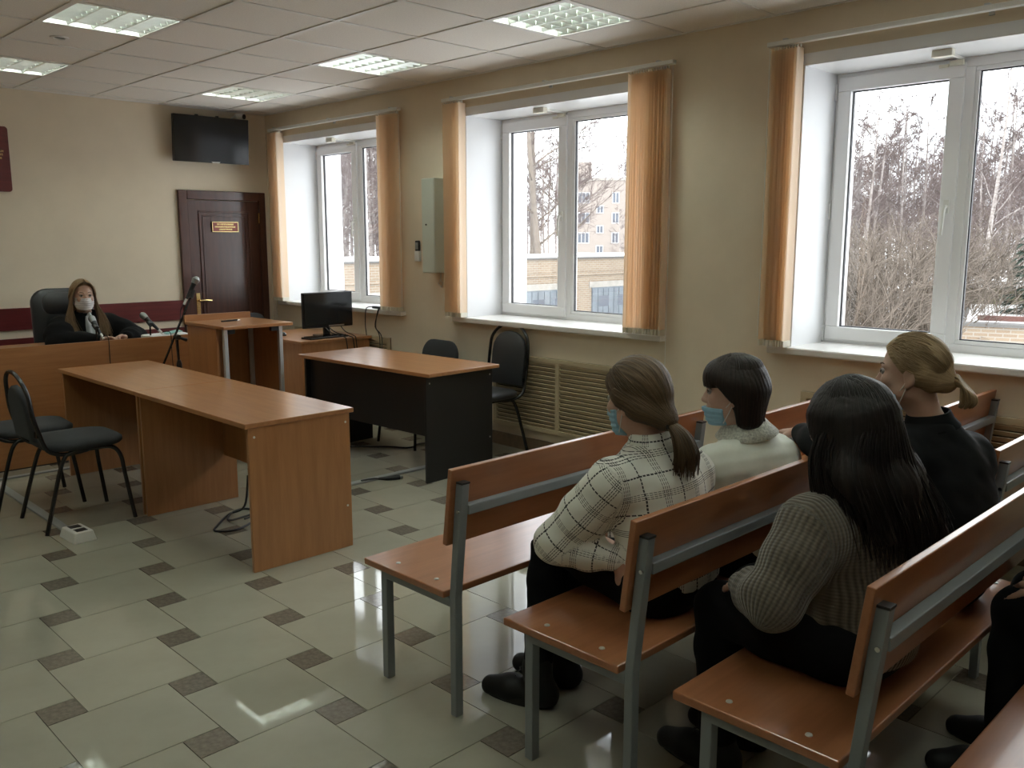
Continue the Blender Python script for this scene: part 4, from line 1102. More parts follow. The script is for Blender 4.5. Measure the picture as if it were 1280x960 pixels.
def trousers(P, m='black_cloth', res=.009, g_=.012, top=.10):
    J = P.J; F = Field(.04); torso_ax = unit(J['neck']-J['pel'])
    ax = unit(J['hipR']-J['hipL']); fw = unit(np.cross(torso_ax, ax)); R = np.stack([ax, fw, torso_ax], 1)
    F.ell(J['pel'] + torso_ax*.02, V3(.155+g_, .118+g_, .13+g_), R, .05)
    for sd in 'LR': leg(F, J, sd, g_)
    F.disp = folds(11, .004, 38); F.clip(-torso_ax, J['pel']+torso_ax*top)
    for sd in 'LR': pass
    F.clip((0, 0, 1), (0, 0, J['ground']+.05))
    return fpart('trousers', F, res, m, P.root)
def shirt(P, name, m, res=.007, g_=.02, loose=.012, hem=.02, fold=.004, seed=3, cuff=.97, uv=True, ff=30):
    J = P.J; F = Field(.03); torso(F, J, g_, 1.06)
    for sd in 'LR':
        a, b, c = J['sh'+sd], J['el'+sd], lerp(J['el'+sd], J['wr'+sd], cuff)
        F.cone(a, lerp(a, b, .5), .052+g_, .046+loose+g_*.6, .04); F.cone(lerp(a, b, .5), b, .046+loose+g_*.6, .042+loose+g_*.5, .03)
        F.cone(b, lerp(b, c, .6), .042+loose+g_*.5, .036+loose+g_*.3, .025); F.cone(lerp(b, c, .6), c, .036+loose+g_*.3, .028+loose*.6, .02)
    up = unit(J['neck']-J['pel']); F.clip(up, J['pel'] + up*hem)
    F.carve(J['neck']+up*.055, V3(.062, .062, .060), None, .012)
    F.disp = folds(seed, fold, ff)
    fw = unit(np.cross(up, unit(J['shR']-J['shL'])))
    at = limb_uv([(J['pel'], J['neck'], fw, .15, 'flat')] + [(J['sh'+s], J['el'+s], fw, .058, 'round') for s in 'LR'] + [(J['el'+s], J['wr'+s], fw, .05, 'round') for s in 'LR'])
    return fpart(name, F, res, m, P.root, at)
def collar(P, name, m, parent, r=.060, h=.035, flare=.016, tilt=.0, opening=.5, th=.006, drop=0.0):
    """folded collar band round the neck"""
    J, H = P.J, P.H; up = unit(H.w(0, -.022, -.062) - J['neck'] + V3(0, 0, .12)); c = J['neck'] + up*(.018-drop)
    ax = unit(J['shR']-J['shL']); fw = unit(np.cross(up, ax)); ax = np.cross(fw, up)
    mb = MB(); n = 40; prof = [(r, -.012), (r*.93, h*.6), (r*.95, h), (r*1.03, h*.95), (r+flare*.7, h*.25), (r+flare+.010, -.014), (r+flare+.006, -.018), (r+.01, -.005)]
    vs = []; fs = []
    for i in range(n+1):
        a = opening*.5 + (2*math.pi-opening)*i/n     # opening at the front
        for rr, zz in prof:
            fr = 1 + .12*abs(math.cos(a)); vs.append(tuple(c + (ax*math.sin(a)*rr*1.12 + fw*math.cos(a)*rr*fr) + up*zz))
    k = len(prof)
    for i in range(n):
        for j in range(k): fs.append((i*k+j, (i+1)*k+j, (i+1)*k+(j+1) % k, i*k+(j+1) % k))
    fs += [tuple(range(k)), tuple(n*k+j for j in reversed(range(k)))]
    o = link(name, mb.add(vs, fs).mesh(name, m, 2), parent)
    me = o.data; co = np.array([v.co[:] for v in me.vertices]); a = me.attributes.new('guv', 'FLOAT_VECTOR', 'POINT')
    q = co - c; ang = np.arctan2(q@ax, q@fw); a.data.foreach_set('vector', np.stack([ang*.07, q@up, 0*ang], 1).astype(np.float32).ravel())
    return o
def hair_cap(H, g_=.012, hairline=True, k=.02, line=(.066, .050)):
    F = Field(k); S = H.s
    F.ell(H.w(0, -.014, .032), V3(.076+g_, .098+g_, .090+g_)*S, H.R, k)
    if hairline: F.clip(H.R@V3(0, -.80, .60), H.w(0, *line))
    return F
def hdisp(H, amp, mode, tie=None, n=24):
    sa = streak_attr(H, mode, tie)
    def f(P):
        g = sa(P)['guv']; a = g[:, 0]/.10
        return amp*(np.sin(a*n + 3*g[:, 1]*20) + .6*np.sin(a*n*2.3+1.7))*.5
    return f
def surf_strands(H, n, g_, start, end, m, parent, name, r=.0016, seed=0, line=(.066, .050)):
    """fine strands lying over the hair cap, from hairline points (start fn) to end point(s)"""
    rg = np.random.default_rng(seed); cv = []
    c = V3(0, -.014, .032); rad = V3(.076+g_, .098+g_, .090+g_)
    for i in range(n):
        a, b = start(rg), end(rg); pts = []
        for _ in range(30):
            d = (a-c)/rad; e = c + d/np.linalg.norm(d)*rad
            if -.8*(e[1]-line[0]) + .6*(e[2]-line[1]) > .014: break
            a = a - V3(0, .008, 0)
        da, db = (a-c)/rad, (b-c)/rad; da /= np.linalg.norm(da); db /= np.linalg.norm(db)
        if np.dot(da, db) < -.86: continue
        for t in np.linspace(0, 1, 8):
            d = da*(1-t)+db*t; d = d/np.linalg.norm(d)*1.01; l = np.linalg.norm(d)
            if l < 1.012 or l > 1.03: d = d/l*(1.004 + .018*rg.random())
            pts.append(H.w(*(c + d*rad)))
        cv.append((pts, r*(.6+.8*rg.random()), r*.5, .6))
    return locks(parent, name, m, cv)
def cap_pt(H, d, g_):
    d = np.array(d, float); d = d/np.linalg.norm(d); return H.w(*(V3(0, -.014, .032) + d*V3(.076+g_, .098+g_, .090+g_)))
# ---------------------------------------------------------------- plaid shirt, low pony tail
P1 = Person('young person with a brown low ponytail in a white checked shirt', (2.20, 1.52, 0), dict(
    pel=(2.20, 1.52, .535), chest=(2.165, 1.545, .775), neck=(2.165, 1.575, .935), shL=(2.005, 1.60, .845), shR=(2.315, 1.535, .835),
    elL=(1.945, 1.765, .640), wrL=(2.015, 1.600, .610), elR=(2.365, 1.58, .62), wrR=(2.23, 1.78, .60),
    hipL=(2.11, 1.54, .525), hipR=(2.29, 1.53, .525), knL=(2.11, 1.94, .575), knR=(2.27, 1.94, .53), anL=(2.035, 1.935, .125), anR=(2.20, 1.97, .12),
    toL=(1.97, 2.12, 0), toR=(2.16, 2.2, 0), ground=(0, 0, 0)))
for p_ in (P1,): p_.J['ground'] = 0.0
H = P1.head((2.140, 1.622, 1.088), 0, 9, 0, .98)
base_body(P1, 'skin_light', hands={'L': ((.45, -.55, -.35), (.7, .3, -.5), -1, 1.0), 'R': ((-.7, .6, -.2), (-.35, -.35, -.8), -1, .8)})
H.mask(P1.root, 'mask_blue', .016)
sh = shirt(P1, 'shirt', 'plaid_shirt', .007, .022, .014, -.02, .005)
collar(P1, 'collar', 'plaid_shirt', sh, .056, .040, .014, opening=.6)
trousers(P1)
for sd in 'LR': boots(P1, sd)
tie = (0, -.112, -.072)
F = hair_cap(H, .013)
for q in (-1, 1):
    F.cone(H.w(q*.062, .000, .010), H.w(q*.020, -.098, -.066), .032, .022, .03); F.cone(H.w(q*.050, -.05, -.03), H.w(0, -.104, -.070), .036, .022, .03)
F.cone(H.w(0, -.085, .0), H.w(0, -.108, -.068), .040, .022, .03)
F.disp = hdisp(H, .0016, 'tie', tie, 34)
hr = fpart('hair', F, .005, 'hair_brown', P1.root, streak_attr(H, 'tie', tie))
surf_strands(H, 260, .0145, lambda r: V3(r.uniform(-.085, .085), .075-.05*r.random(), .115*r.random()+.01), lambda r: V3(r.uniform(-.012, .012), -.122, -.070+r.uniform(-.012, .012)), 'hair_brown', hr, 'strands', .0017, 1)
rg_ = np.random.default_rng(3); cv = []
for i in range(190):
    a = rg_.uniform(0, 6.28); u = math.sqrt(rg_.random()); ox, oy = .015*u*math.cos(a), .015*u*math.sin(a)
    e = H.w(ox*3.4+.012, -.150+oy*2.6, -.245+.06*rg_.random()-.02*(1-u))
    cv.append(([H.w(ox, -.112+oy*.6, -.074), H.w(ox*2.2+.003, -.150+oy*1.9, -.115), H.w(ox*3.1+.008, -.162+oy*2.6, -.175), e], .0042, .0010, .7))
locks(hr, 'ponytail', 'hair_brown', cv)
part('hair_band', MB().tube([H.w((.023*math.cos(t*math.pi/8)), -.116+.014*math.sin(t*math.pi/8), -.076+.021*math.sin(t*math.pi/8)) for t in range(16)], .009, 8, closed=True), 'band_black', hr, smooth=True)
# ---------------------------------------------------------------- white blouse, dark bob
P2 = Person('young person with a dark chin-length bob in a white blouse with lace collar', (2.66, 1.50, 0), dict(
    pel=(2.66, 1.50, .53), chest=(2.645, 1.51, .755), neck=(2.635, 1.525, .905), shL=(2.47, 1.545, .815), shR=(2.765, 1.475, .812),
    elL=(2.50, 1.62, .61), wrL=(2.58, 1.78, .585), elR=(2.84, 1.57, .60), wrR=(2.70, 1.78, .585),
    hipL=(2.57, 1.52, .525), hipR=(2.75, 1.51, .525), knL=(2.56, 1.93, .525), knR=(2.72, 1.93, .525), anL=(2.54, 1.95, .12), anR=(2.70, 1.95, .12), toL=(2.52, 2.15, 0), toR=(2.70, 2.15, 0), ground=(0, 0, 0)))
P2.J['ground'] = 0.0
H = P2.head((2.590, 1.560, 1.062), 30, 4, 0, .95)
base_body(P2, 'skin_pale', hands={'L': ((.6, .7, -.2), (.2, -.2, -.9), 1, .6), 'R': ((-.6, .7, -.2), (-.2, -.2, -.9), -1, .6)})
H.mask(P2.root, 'mask_blue', .040, z0=-.098)
sh = shirt(P2, 'blouse', 'white_blouse', .007, .022, .018, .0, .008, 5, ff=36)
collar(P2, 'lace_collar', 'lace', sh, .057, .036, .029, opening=.3, drop=-.007)
trousers(P2)
for sd in 'LR': boots(P2, sd, laces=False)
F = hair_cap(H, .015, hairline=False)
for q in (-1, 1):
    F.cone(H.w(q*.058, -.030, .03), H.w(q*.056, -.034, -.098), .034, .024, .03); F.cone(H.w(q*.045, -.06, .0), H.w(q*.040, -.066, -.100), .044, .028, .03)
F.cone(H.w(0, -.078, .0), H.w(0, -.072, -.095), .048, .032, .03)
F.ell(H.w(0, .052, .058), V3(.066, .046, .052)*H.s, H.R, .02)
def bob_clip(P, H=H):
    q = H.loc(P); side = q[:, 1] - .002 - .95*np.maximum(0, q[:, 2]+.028) + .012*np.sin(q[:, 2]*60)*.25; fr = .022 + .25*np.abs(q[:, 0])*0 - q[:, 2] + np.maximum(0, np.abs(q[:, 0])-.062)*3
    return np.minimum(side, fr)
F.post = bob_clip
F.disp = hdisp(H, .0014, 'down', None, 40)
hr = fpart('hair', F, .0045, 'hair_dark', P2.root, streak_attr(H, 'down'))
cv = []
for i in range(240):
    a = rg_.uniform(-1.55, 1.55); r_ = .093; x, y = r_*math.sin(a)*.97, -.014-r_*1.08*math.cos(a)
    zz = -.118 + .016*rg_.random()
    cv.append(([cap_pt(H, (.3*math.sin(a), -.3*math.cos(a), 1), .015), cap_pt(H, (.8*math.sin(a), -.8*math.cos(a), .6), .0165), H.w(x*1.0, y*1.0, -.02), H.w(x*.92, y*.93, -.08), H.w(x*(.80+.12*rg_.random()), y*(.84+.12*rg_.random()), zz)], .0030, .0008, .6))
for i in range(70):
    x = rg_.uniform(-.062, .062); cv.append(([cap_pt(H, (x*5, .15, 1), .015), cap_pt(H, (x*9, .62, .8), .016), H.w(x*.98, .096-abs(x)*.42, .066), H.w(x*1.0, .098-abs(x)*.45, .022-.006*rg_.random())], .0026, .0008, .6))
locks(hr, 'strands', 'hair_dark', cv)
# ---------------------------------------------------------------- brown knit sweater, long dark hair
P3 = Person('person with long dark hair in a chunky brown knit sweater', (2.22, .92, 0), dict(
    pel=(2.22, .925, .535), chest=(2.215, .935, .76), neck=(2.205, .945, .920), shL=(2.035, .985, .845), shR=(2.395, .905, .835),
    elL=(1.895, 1.005, .695), wrL=(2.035, 1.17, .645), elR=(2.52, .95, .60), wrR=(2.32, 1.18, .60),
    hipL=(2.13, .94, .53), hipR=(2.32, .93, .53), knL=(2.130, 1.29, .515), knR=(2.32, 1.29, .515), anL=(2.145, 1.295, .12), anR=(2.32, 1.30, .12), toL=(2.14, 1.55, 0), toR=(2.32, 1.55, 0), ground=(0, 0, 0)))
P3.J['ground'] = 0.0
H = P3.head((2.185, .975, 1.088), -4, 6, 0, .98)
base_body(P3, 'skin_light', hands={'L': ((.92, .30, -.15), (.1, -.1, -1), 1, .7), 'R': ((-.65, .65, -.1), (-.1, -.1, -1), -1, .7)})
shirt(P3, 'sweater', 'knit_brown', .007, .030, .016, -.055, .008, 8, cuff=1.0, ff=26)
trousers(P3, g_=.02)
for sd in 'LR': boots(P3, sd)
F = hair_cap(H, .017, line=(.080, .030))
SH = [[(-.066, .030, .03), (-.088, .030, -.10), (-.082, .020, -.225)], [(-.055, -.04, .02), (-.085, -.055, -.12), (-.075, -.125, -.265)], [(0, -.06, .02), (-.005, -.112, -.15), (.015, -.170, -.315)],
      [(.055, -.04, .02), (.080, -.095, -.13), (.110, -.168, -.285)], [(.064, .010, .03), (.094, -.04, -.10), (.175, -.150, -.245)]]
RS = [(.036, .036, .022), (.052, .052, .034), (.062, .060, .036), (.052, .050, .034), (.040, .042, .020)]
for q, r_ in zip(SH, RS): F.chain([H.w(*p) for p in q], r_, .045)
F.disp = hdisp(H, .0022, 'down', None, 44)
hr = fpart('hair', F, .006, 'hair_black', P3.root, streak_attr(H, 'down'))
cv = []
for i in range(420):
    u = rg_.random()*4; k = min(3, int(u)); t = u-k; A, B_ = np.array(SH[k]), np.array(SH[k+1]); G_ = A*(1-t)+B_*t; rr = np.array(RS[k])*(1-t)+np.array(RS[k+1])*t
    ang = -1.75 + 3.5*u/4; out = V3(math.sin(ang), -math.cos(ang), 0); n_ = rg_.normal(size=3)*.010
    top = V3(.012*math.sin(ang)+.006*rg_.normal(), .005-.035*math.cos(ang)+.03*rg_.normal(), .128); md = V3(.092*math.sin(ang), -.014-.112*math.cos(ang), .055)
    cv.append(([cap_pt(H, (.16*math.sin(ang)+.1*rg_.normal(), .10-.25*math.cos(ang), 1), .018), cap_pt(H, (.75*math.sin(ang), -.75*math.cos(ang), .75), .0195), cap_pt(H, (math.sin(ang), -math.cos(ang), .12), .020), H.w(*(G_[0]*.3+G_[1]*.7+out*(rr[1]+.004)+n_*.5)), H.w(*(G_[1]*.35+G_[2]*.65+out*(rr[2]+.012)+n_)), H.w(*(G_[2]+out*(rr[2]*.7)*rg_.random()+n_*1.6+V3(0, 0, -.015-.045*rg_.random())))], .0036, .0008, .6))
locks(hr, 'strands', 'hair_black', cv)
# ---------------------------------------------------------------- black shirt, blonde pony tail
P4 = Person('person with a short blonde ponytail in a black shirt, arm over the bench', (2.86, .93, 0), dict(
    pel=(2.86, .93, .53), chest=(2.875, .955, .78), neck=(2.83, 1.00, .985), shL=(2.690, 1.055, .895), shR=(2.985, .935, .875),
    elL=(2.755, 1.255, .872), wrL=(2.885, 1.455, .888), elR=(3.06, 1.05, .66), wrR=(2.90, 1.24, .62),
    hipL=(2.77, .94, .525), hipR=(2.95, .93, .525), knL=(2.76, 1.27, .53), knR=(2.94, 1.27, .53), anL=(2.76, 1.25, .12), anR=(2.94, 1.25, .12), toL=(2.74, 1.5, 0), toR=(2.94, 1.5, 0), ground=(0, 0, 0)))
P4.J['ground'] = 0.0
H = P4.head((2.790, 1.055, 1.160), 9, 4, 0, .97)
base_body(P4, 'skin_pale', hands={'L': ((.30, .95, -.10), (0, -.05, -1), 1, .35), 'R': ((-.6, .7, -.2), (-.2, -.2, -.9), -1, .6)})
H.mask(P4.root, 'mask_blue', .052)
sh = shirt(P4, 'shirt', 'black_shirt', .008, .024, .014, -.03, .006, 9)
collar(P4, 'collar', 'black_shirt', sh, .056, .036, .014, opening=.5)
for zz in (0, .02): part('cuff_button', MB().lathe([(.005, 0), (.004, .002), (.0005, .0025)], 10, Matrix.Translation(Vector(P4.J['wrL'] + V3(-.036, -.035+zz, .006))) @ Matrix.Rotation(math.radians(-90), 4, 'Y')), 'button', sh, smooth=True)
trousers(P4)
for sd in 'LR': boots(P4, sd)
tie = (0, -.112, -.028)
F = hair_cap(H, .007, line=(.050, .052))
for q in (-1, 1): F.cone(H.w(q*.052, -.045, -.005), H.w(q*.010, -.100, -.032), .024, .018, .03); F.cone(H.w(q*.030, -.070, -.035), H.w(0, -.100, -.030), .022, .018, .03)
F.cone(H.w(0, -.085, .01), H.w(0, -.106, -.026), .028, .018, .03)
for q in (-1, 1): F.carve(H.w(q*.088, -.002, -.020), V3(.022, .024, .036), H.R, .008)
F.disp = hdisp(H, .0012, 'tie', tie, 36)
hr = fpart('hair', F, .0045, 'hair_blonde', P4.root, streak_attr(H, 'tie', tie))
surf_strands(H, 260, .0080, lambda r: V3(r.uniform(-.085, .085), .062-.05*r.random(), .115*r.random()+.020), lambda r: V3(r.uniform(-.012, .012), -.116, -.030+r.uniform(-.012, .012)), 'hair_blonde', hr, 'strands', .0015, 2, (.050, .052))
cv = []
for i in range(150):
    a = rg_.uniform(0, 6.28); u = math.sqrt(rg_.random()); ox, oy = .012*u*math.cos(a), .012*u*math.sin(a)
    cv.append(([H.w(ox, -.108, -.030+oy), H.w(ox*1.7, -.138+oy*.4, -.026+oy*1.5), H.w(ox*2.2, -.162+oy*1.6, -.052+oy*1.2), H.w(ox*2.2, -.166+oy*2.0, -.088+oy*.3), H.w(ox*1.6, -.156+oy*1.6, -.112+.014*rg_.random())], .0058, .0014, .8))
locks(hr, 'ponytail', 'hair_blonde', cv)
part('hair_band', MB().tube([H.w(.016*math.cos(t*math.pi/8), -.116, -.030+.016*math.sin(t*math.pi/8)) for t in range(16)], .005, 8, closed=True), 'hair_blonde', hr, smooth=True)
# ---------------------------------------------------------------- legs at the frame edge: person on the last bench
P5 = Person('person in black trousers and boots on the bench behind the others', (2.78, .30, 0), dict(
    pel=(2.78, .30, .53), chest=(2.78, .31, .77), neck=(2.78, .33, .93), shL=(2.60, .34, .85), shR=(2.96, .34, .85),
    elL=(2.57, .42, .64), wrL=(2.68, .60, .62), elR=(3.0, .42, .64), wrR=(2.88, .60, .62),
    hipL=(2.69, .31, .53), hipR=(2.87, .31, .53), knL=(2.715, .665, .515), knR=(2.88, .67, .515), anL=(2.695, .675, .12), anR=(2.87, .68, .12), toL=(2.58, .88, 0), toR=(2.85, .93, 0), ground=(0, 0, 0)))
P5.J['ground'] = 0.0
H = P5.head((2.78, .37, 1.085), 10, 5, 0, .98)
base_body(P5, 'skin_light', .009, hands={'L': ((.5, .8, -.2), (.1, -.1, -1), 1, .6), 'R': ((-.5, .8, -.2), (-.1, -.1, -1), -1, .6)})
H.mask(P5.root, 'mask_blue', .0)
shirt(P5, 'jacket', 'black_cloth', .010, .03, .02, -.03, .005, 6)
trousers(P5, g_=.022)
for sd in 'LR': boots(P5, sd, res=.008)
F = hair_cap(H, .012); F.cone(H.w(0, -.08, .0), H.w(0, -.075, -.07), .05, .035, .03); F.disp = hdisp(H, .0015, 'down')
fpart('hair', F, .006, 'hair_dark', P5.root, streak_attr(H, 'down'))
# ---------------------------------------------------------------- judge
P6 = Person('judge in a black robe with white jabot and white face mask, long fair hair', (2.42, 7.13, 0), dict(
    pel=(2.42, 7.16, .56), chest=(2.425, 7.13, .81), neck=(2.425, 7.09, .985), shL=(2.61, 7.10, .905), shR=(2.24, 7.10, .905),
    elL=(2.74, 6.96, .80), wrL=(2.60, 6.77, .835), elR=(2.18, 6.94, .80), wrR=(2.40, 6.78, .832),
    hipL=(2.51, 7.15, .55), hipR=(2.33, 7.15, .55), knL=(2.53, 6.80, .50), knR=(2.32, 6.80, .50), anL=(2.53, 6.85, .12), anR=(2.32, 6.85, .12), toL=(2.53, 6.65, 0), toR=(2.32, 6.65, 0), ground=(0, 0, 0)))
P6.J['ground'] = 0.0
H = P6.head((2.405, 7.055, 1.150), 176, 3, 0, .98)
base_body(P6, 'skin_pale', .0065, hands={'L': ((-.75, -.30, .18), (-.3, -.6, -.8), -1, .6), 'R': ((.75, -.3, .15), (.3, -.5, -.8), 1, .5)})
H.mask(P6.root, 'mask_white', .0)
sh = shirt(P6, 'robe', 'black_cloth', .009, .036, .034, -.06, .006, 12, cuff=.92)
trousers(P6)
for sd in 'LR': boots(P6, sd, res=.009, laces=False)
collar(P6, 'robe_collar', 'black_cloth', sh, .062, .024, .018, opening=1.0)
F = Field(.012); nk = P6.J['neck']
F.cone(nk + V3(-.005, -.085, .02), nk + V3(-.012, -.135, -.06), .018, .032, .02); F.cone(nk + V3(-.012, -.135, -.06), nk + V3(-.012, -.155, -.15), .030, .044, .02)
F.disp = lambda P: .006*np.sin(P[:, 0]*160)
F.clip((0, -1, .35), nk + V3(0, -.085, -.02))
fpart('jabot', F, .006, 'jabot', sh)
F = hair_cap(H, .007, line=(.050, .070))
for q in (-1, 1):
    F.chain([H.w(q*.064, -.005, .045), H.w(q*.088, -.005, -.09), H.w(q*.108, .050, -.19), H.w(q*.104, .115, -.285)], (.024, .036, .042, .024), .03)
F.cone(H.w(0, -.07, .0), H.w(0, -.075, -.15), .06, .06, .04)
F.disp = hdisp(H, .002, 'down', None, 30)
hr = fpart('hair', F, .006, 'hair_ash', P6.root, streak_attr(H, 'down'))
cv = []
for q in (-1, 1):
    for i in range(130):
        s_ = rg_.random(); w_ = rg_.normal()*.016; v_ = rg_.random()
        cv.append(([H.w(q*.006, .070-.09*s_, .112+.012*math.sin(3*s_)), H.w(q*(.048+.006*s_), .074-.095*s_, .088), H.w(q*(.078+.004*s_), .046-.075*s_, .020), H.w(q*(.094+w_*.4), .040-.05*s_, -.08), H.w(q*(.118+w_), .075-.02*s_, -.18), H.w(q*(.110+w_*1.6), .130+.02*v_, -.27-.05*v_)], .0040, .0010, .6))
locks(hr, 'strands', 'hair_ash', cv)
# ------------------------------------------------------------------ outside the windows
ZG = -2.3
mat('snow', (.82, .83, .86), .8, var=.25, vscale=.25, c2=(.55, .53, .50), bump=.3, bscale=2)
def brick_mat(name, c1, c2, mortar, rot=0.0):
    m, nt, b = newmat(name); N, L = nt.nodes.new, nt.links.new
    t = N('ShaderNodeTexCoord'); sx = N('ShaderNodeSeparateXYZ'); cx = N('ShaderNodeCombineXYZ'); br = N('ShaderNodeTexBrick')
    L(t.outputs['Object'], sx.inputs[0]); L(sx.outputs['X'], cx.inputs[0]); L(sx.outputs['Z'], cx.inputs[1]); L(cx.outputs[0], br.inputs['Vector'])
    br.inputs['Scale'].default_value = 1.0; br.inputs['Brick Width'].default_value = .26; br.inputs['Row Height'].default_value = .078
    br.inputs['Mortar Size'].default_value = .011; br.inputs['Color1'].default_value = (*c1, 1); br.inputs['Color2'].default_value = (*c2, 1)
    br.inputs['Mortar'].default_value = (*mortar, 1); L(br.outputs['Color'], b.inputs['Base Color']); b.inputs['Roughness'].default_value = .9
brick_mat('brick_tan', (.235, .18, .125), (.20, .145, .10), (.26, .235, .20))
brick_mat('brick_pale', (.25, .215, .19), (.225, .19, .165), (.27, .235, .21))
mat('cornice_grey', (.10, .095, .09), .9)
mat('concrete_out', (.30, .28, .25), .9, var=.2, vscale=3)
mat('door_blue', (.15, .17, .19), .7, var=.3, vscale=2)
mat('red_band', (.12, .055, .045), .85, var=.4, vscale=3)
mat('pane_dark', (.09, .10, .12), .15)
mat('frame_white', (.42, .42, .42), .6)
mat('yellow_wall', (.24, .23, .13), .8, var=.15, vscale=1)
mat('bark_birch', (.36, .33, .31), .9, var=1, vscale=5, stretch=(1, 1, 3), c2=(.16, .13, .12))
mat('twig', (.13, .098, .092), .9)
mat('bark_dark', (.17, .14, .115), .9, var=.3, vscale=4)
mat('shrub_twig', (.12, .095, .075), .9)
mat('spruce', (.045, .065, .050), .9, var=.4, vscale=6)
tag(part('snow_ground', MB().box(XO+.6, -60, ZG-.3, 190, 170, ZG), 'snow'), 'snow-covered ground outside the windows')['kind'] = 'structure'
# garages
def garage_row(loc, rz, length, h, doors, label, m='brick_tan'):
    r = thing('garage_block', label, 'building', loc, rz)
    part('wall', MB().box(0, 0, 0, length, 6, h), m, r)
    part('cornice', MB().box(-.05, -.06, h, length+.05, 6.1, h+.06), 'cornice_grey', r)
    part('roof_snow', MB().box(.1, .4, h+.06, length-.1, 5.9, h+.08), 'snow', r)
    part('brick_band', MB().box(0, -.05, h-.62, length, -.0, h-.52), m, r)
    for k, (a, b) in enumerate(doors):
        d = part('garage_door', MB().box(a, -.03, 0, b, .0, 2.05), 'door_blue', r)
        part('lintel', MB().box(a-.15, -.035, 2.05, b+.15, 0, 2.28), 'concrete_out', r)
        n = max(2, int((b-a)/.32))
        for i in range(n): part('board', MB().box(a+(b-a)*i/n+.015, -.055, .05, a+(b-a)*(i+1)/n-.015, -.03, 2.0), 'door_blue', d)
        for q in ((.15, .38), (.60, .85)): part('vent_window', MB().box(a+(b-a)*q[0], -.062, 1.30, a+(b-a)*q[1], -.055, 1.72), 'pane_dark', d)
    return r
garage_row((7, 22.2, ZG), 0, 34, 3.16, [(8.6, 11.0), (11.9, 14.2), (15.6, 18.2), (19.3, 21.9), (22.8, 25.4), (26.4, 29.0)], 'long tan brick garage row with grey-blue doors outside the middle window')
g2 = garage_row((19.0, 6.3, ZG), math.radians(-73), 9, 2.15, [], 'tan brick outbuilding beyond the benches window')
part('parapet', MB().box(.3, .5, 2.2, 9, .7, 2.33), 'red_band', g2)
yw = thing('yellow_shed', 'pale yellow shed wall behind a mesh fence, beyond the brick outbuilding', 'building', (25.5, 9.6, ZG), math.radians(-73))
part('wall', MB().box(0, 0, 0, 12, 3, 2.6), 'yellow_wall', yw)
part('roof', MB().box(-.2, -.2, 2.6, 12.2, 3.2, 2.75), 'snow', yw)
mf = thing('mesh_fence', 'grey post and mesh fence in front of the yellow shed', 'fence', (24.2, 9.2, ZG), math.radians(-73))
for k in range(8): part('post', MB().box(k*1.5-.03, -.03, 0, k*1.5+.03, .03, 2.9), 'concrete_out', mf)
part('brace', MB().tube([(1.5, 0, 2.8), (3.0, 0, 1.4)], .03, 6), 'concrete_out', mf)
for zz in (1.3, 2.0, 2.8): part('wire', MB().box(0, -.015, zz-.015, 10.5, .015, zz+.015), 'concrete_out', mf)

# apartment house, far away: facade plane faces the courtroom
hd = math.radians(48.9); D = 129.0
P0 = Vector((math.sin(hd)*D, math.cos(hd)*D, ZG))
ap = thing('apartment_building', 'pale brick five-storey apartment house far beyond the garages', 'building', P0, -hd)
TOP = 9.9 - ZG
part('wall', MB().box(-2.2, 0, 0, 26, 12, TOP), 'brick_pale', ap)
part('parapet', MB().box(-2.3, -.15, TOP, 26.1, 12.1, TOP+.35), 'concrete_out', ap)
part('roof_box', MB().box(-1.8, .5, TOP+.35, 1.9, 5, TOP+2.6), 'brick_pale', ap)
part('antenna', MB().box(1.5, 2, TOP+2.6, 1.6, 2.1, TOP+9), 'concrete_out', ap)
fz = 11.7 - ZG - 5.9
for fl in range(5):
    for (x0, x1, dz, pn) in ((.0, 1.6, 0, 3), (2.7, 3.6, -1.4, 2), (4.9, 5.8, 0, 2), (8.6, 10.3, 0, 3), (12.5, 14.2, 0, 3), (17, 18.7, 0, 3)):
        z0 = fz - fl*2.82 + dz + 1.0
        h_ = 1.4 if dz == 0 else .95
        if z0 < .4: continue
        wn = part('window', MB().box(x0-.08, -.08, z0-.08, x1+.08, -.001, z0+h_+.08), 'frame_white', ap)
        for k in range(pn):
            a = x0 + (x1-x0)*k/pn + .05; b = x0 + (x1-x0)*(k+1)/pn - .05
            part('pane', MB().box(a, -.10, z0+.03, b, -.08, z0+h_-.03), 'pane_dark', wn)

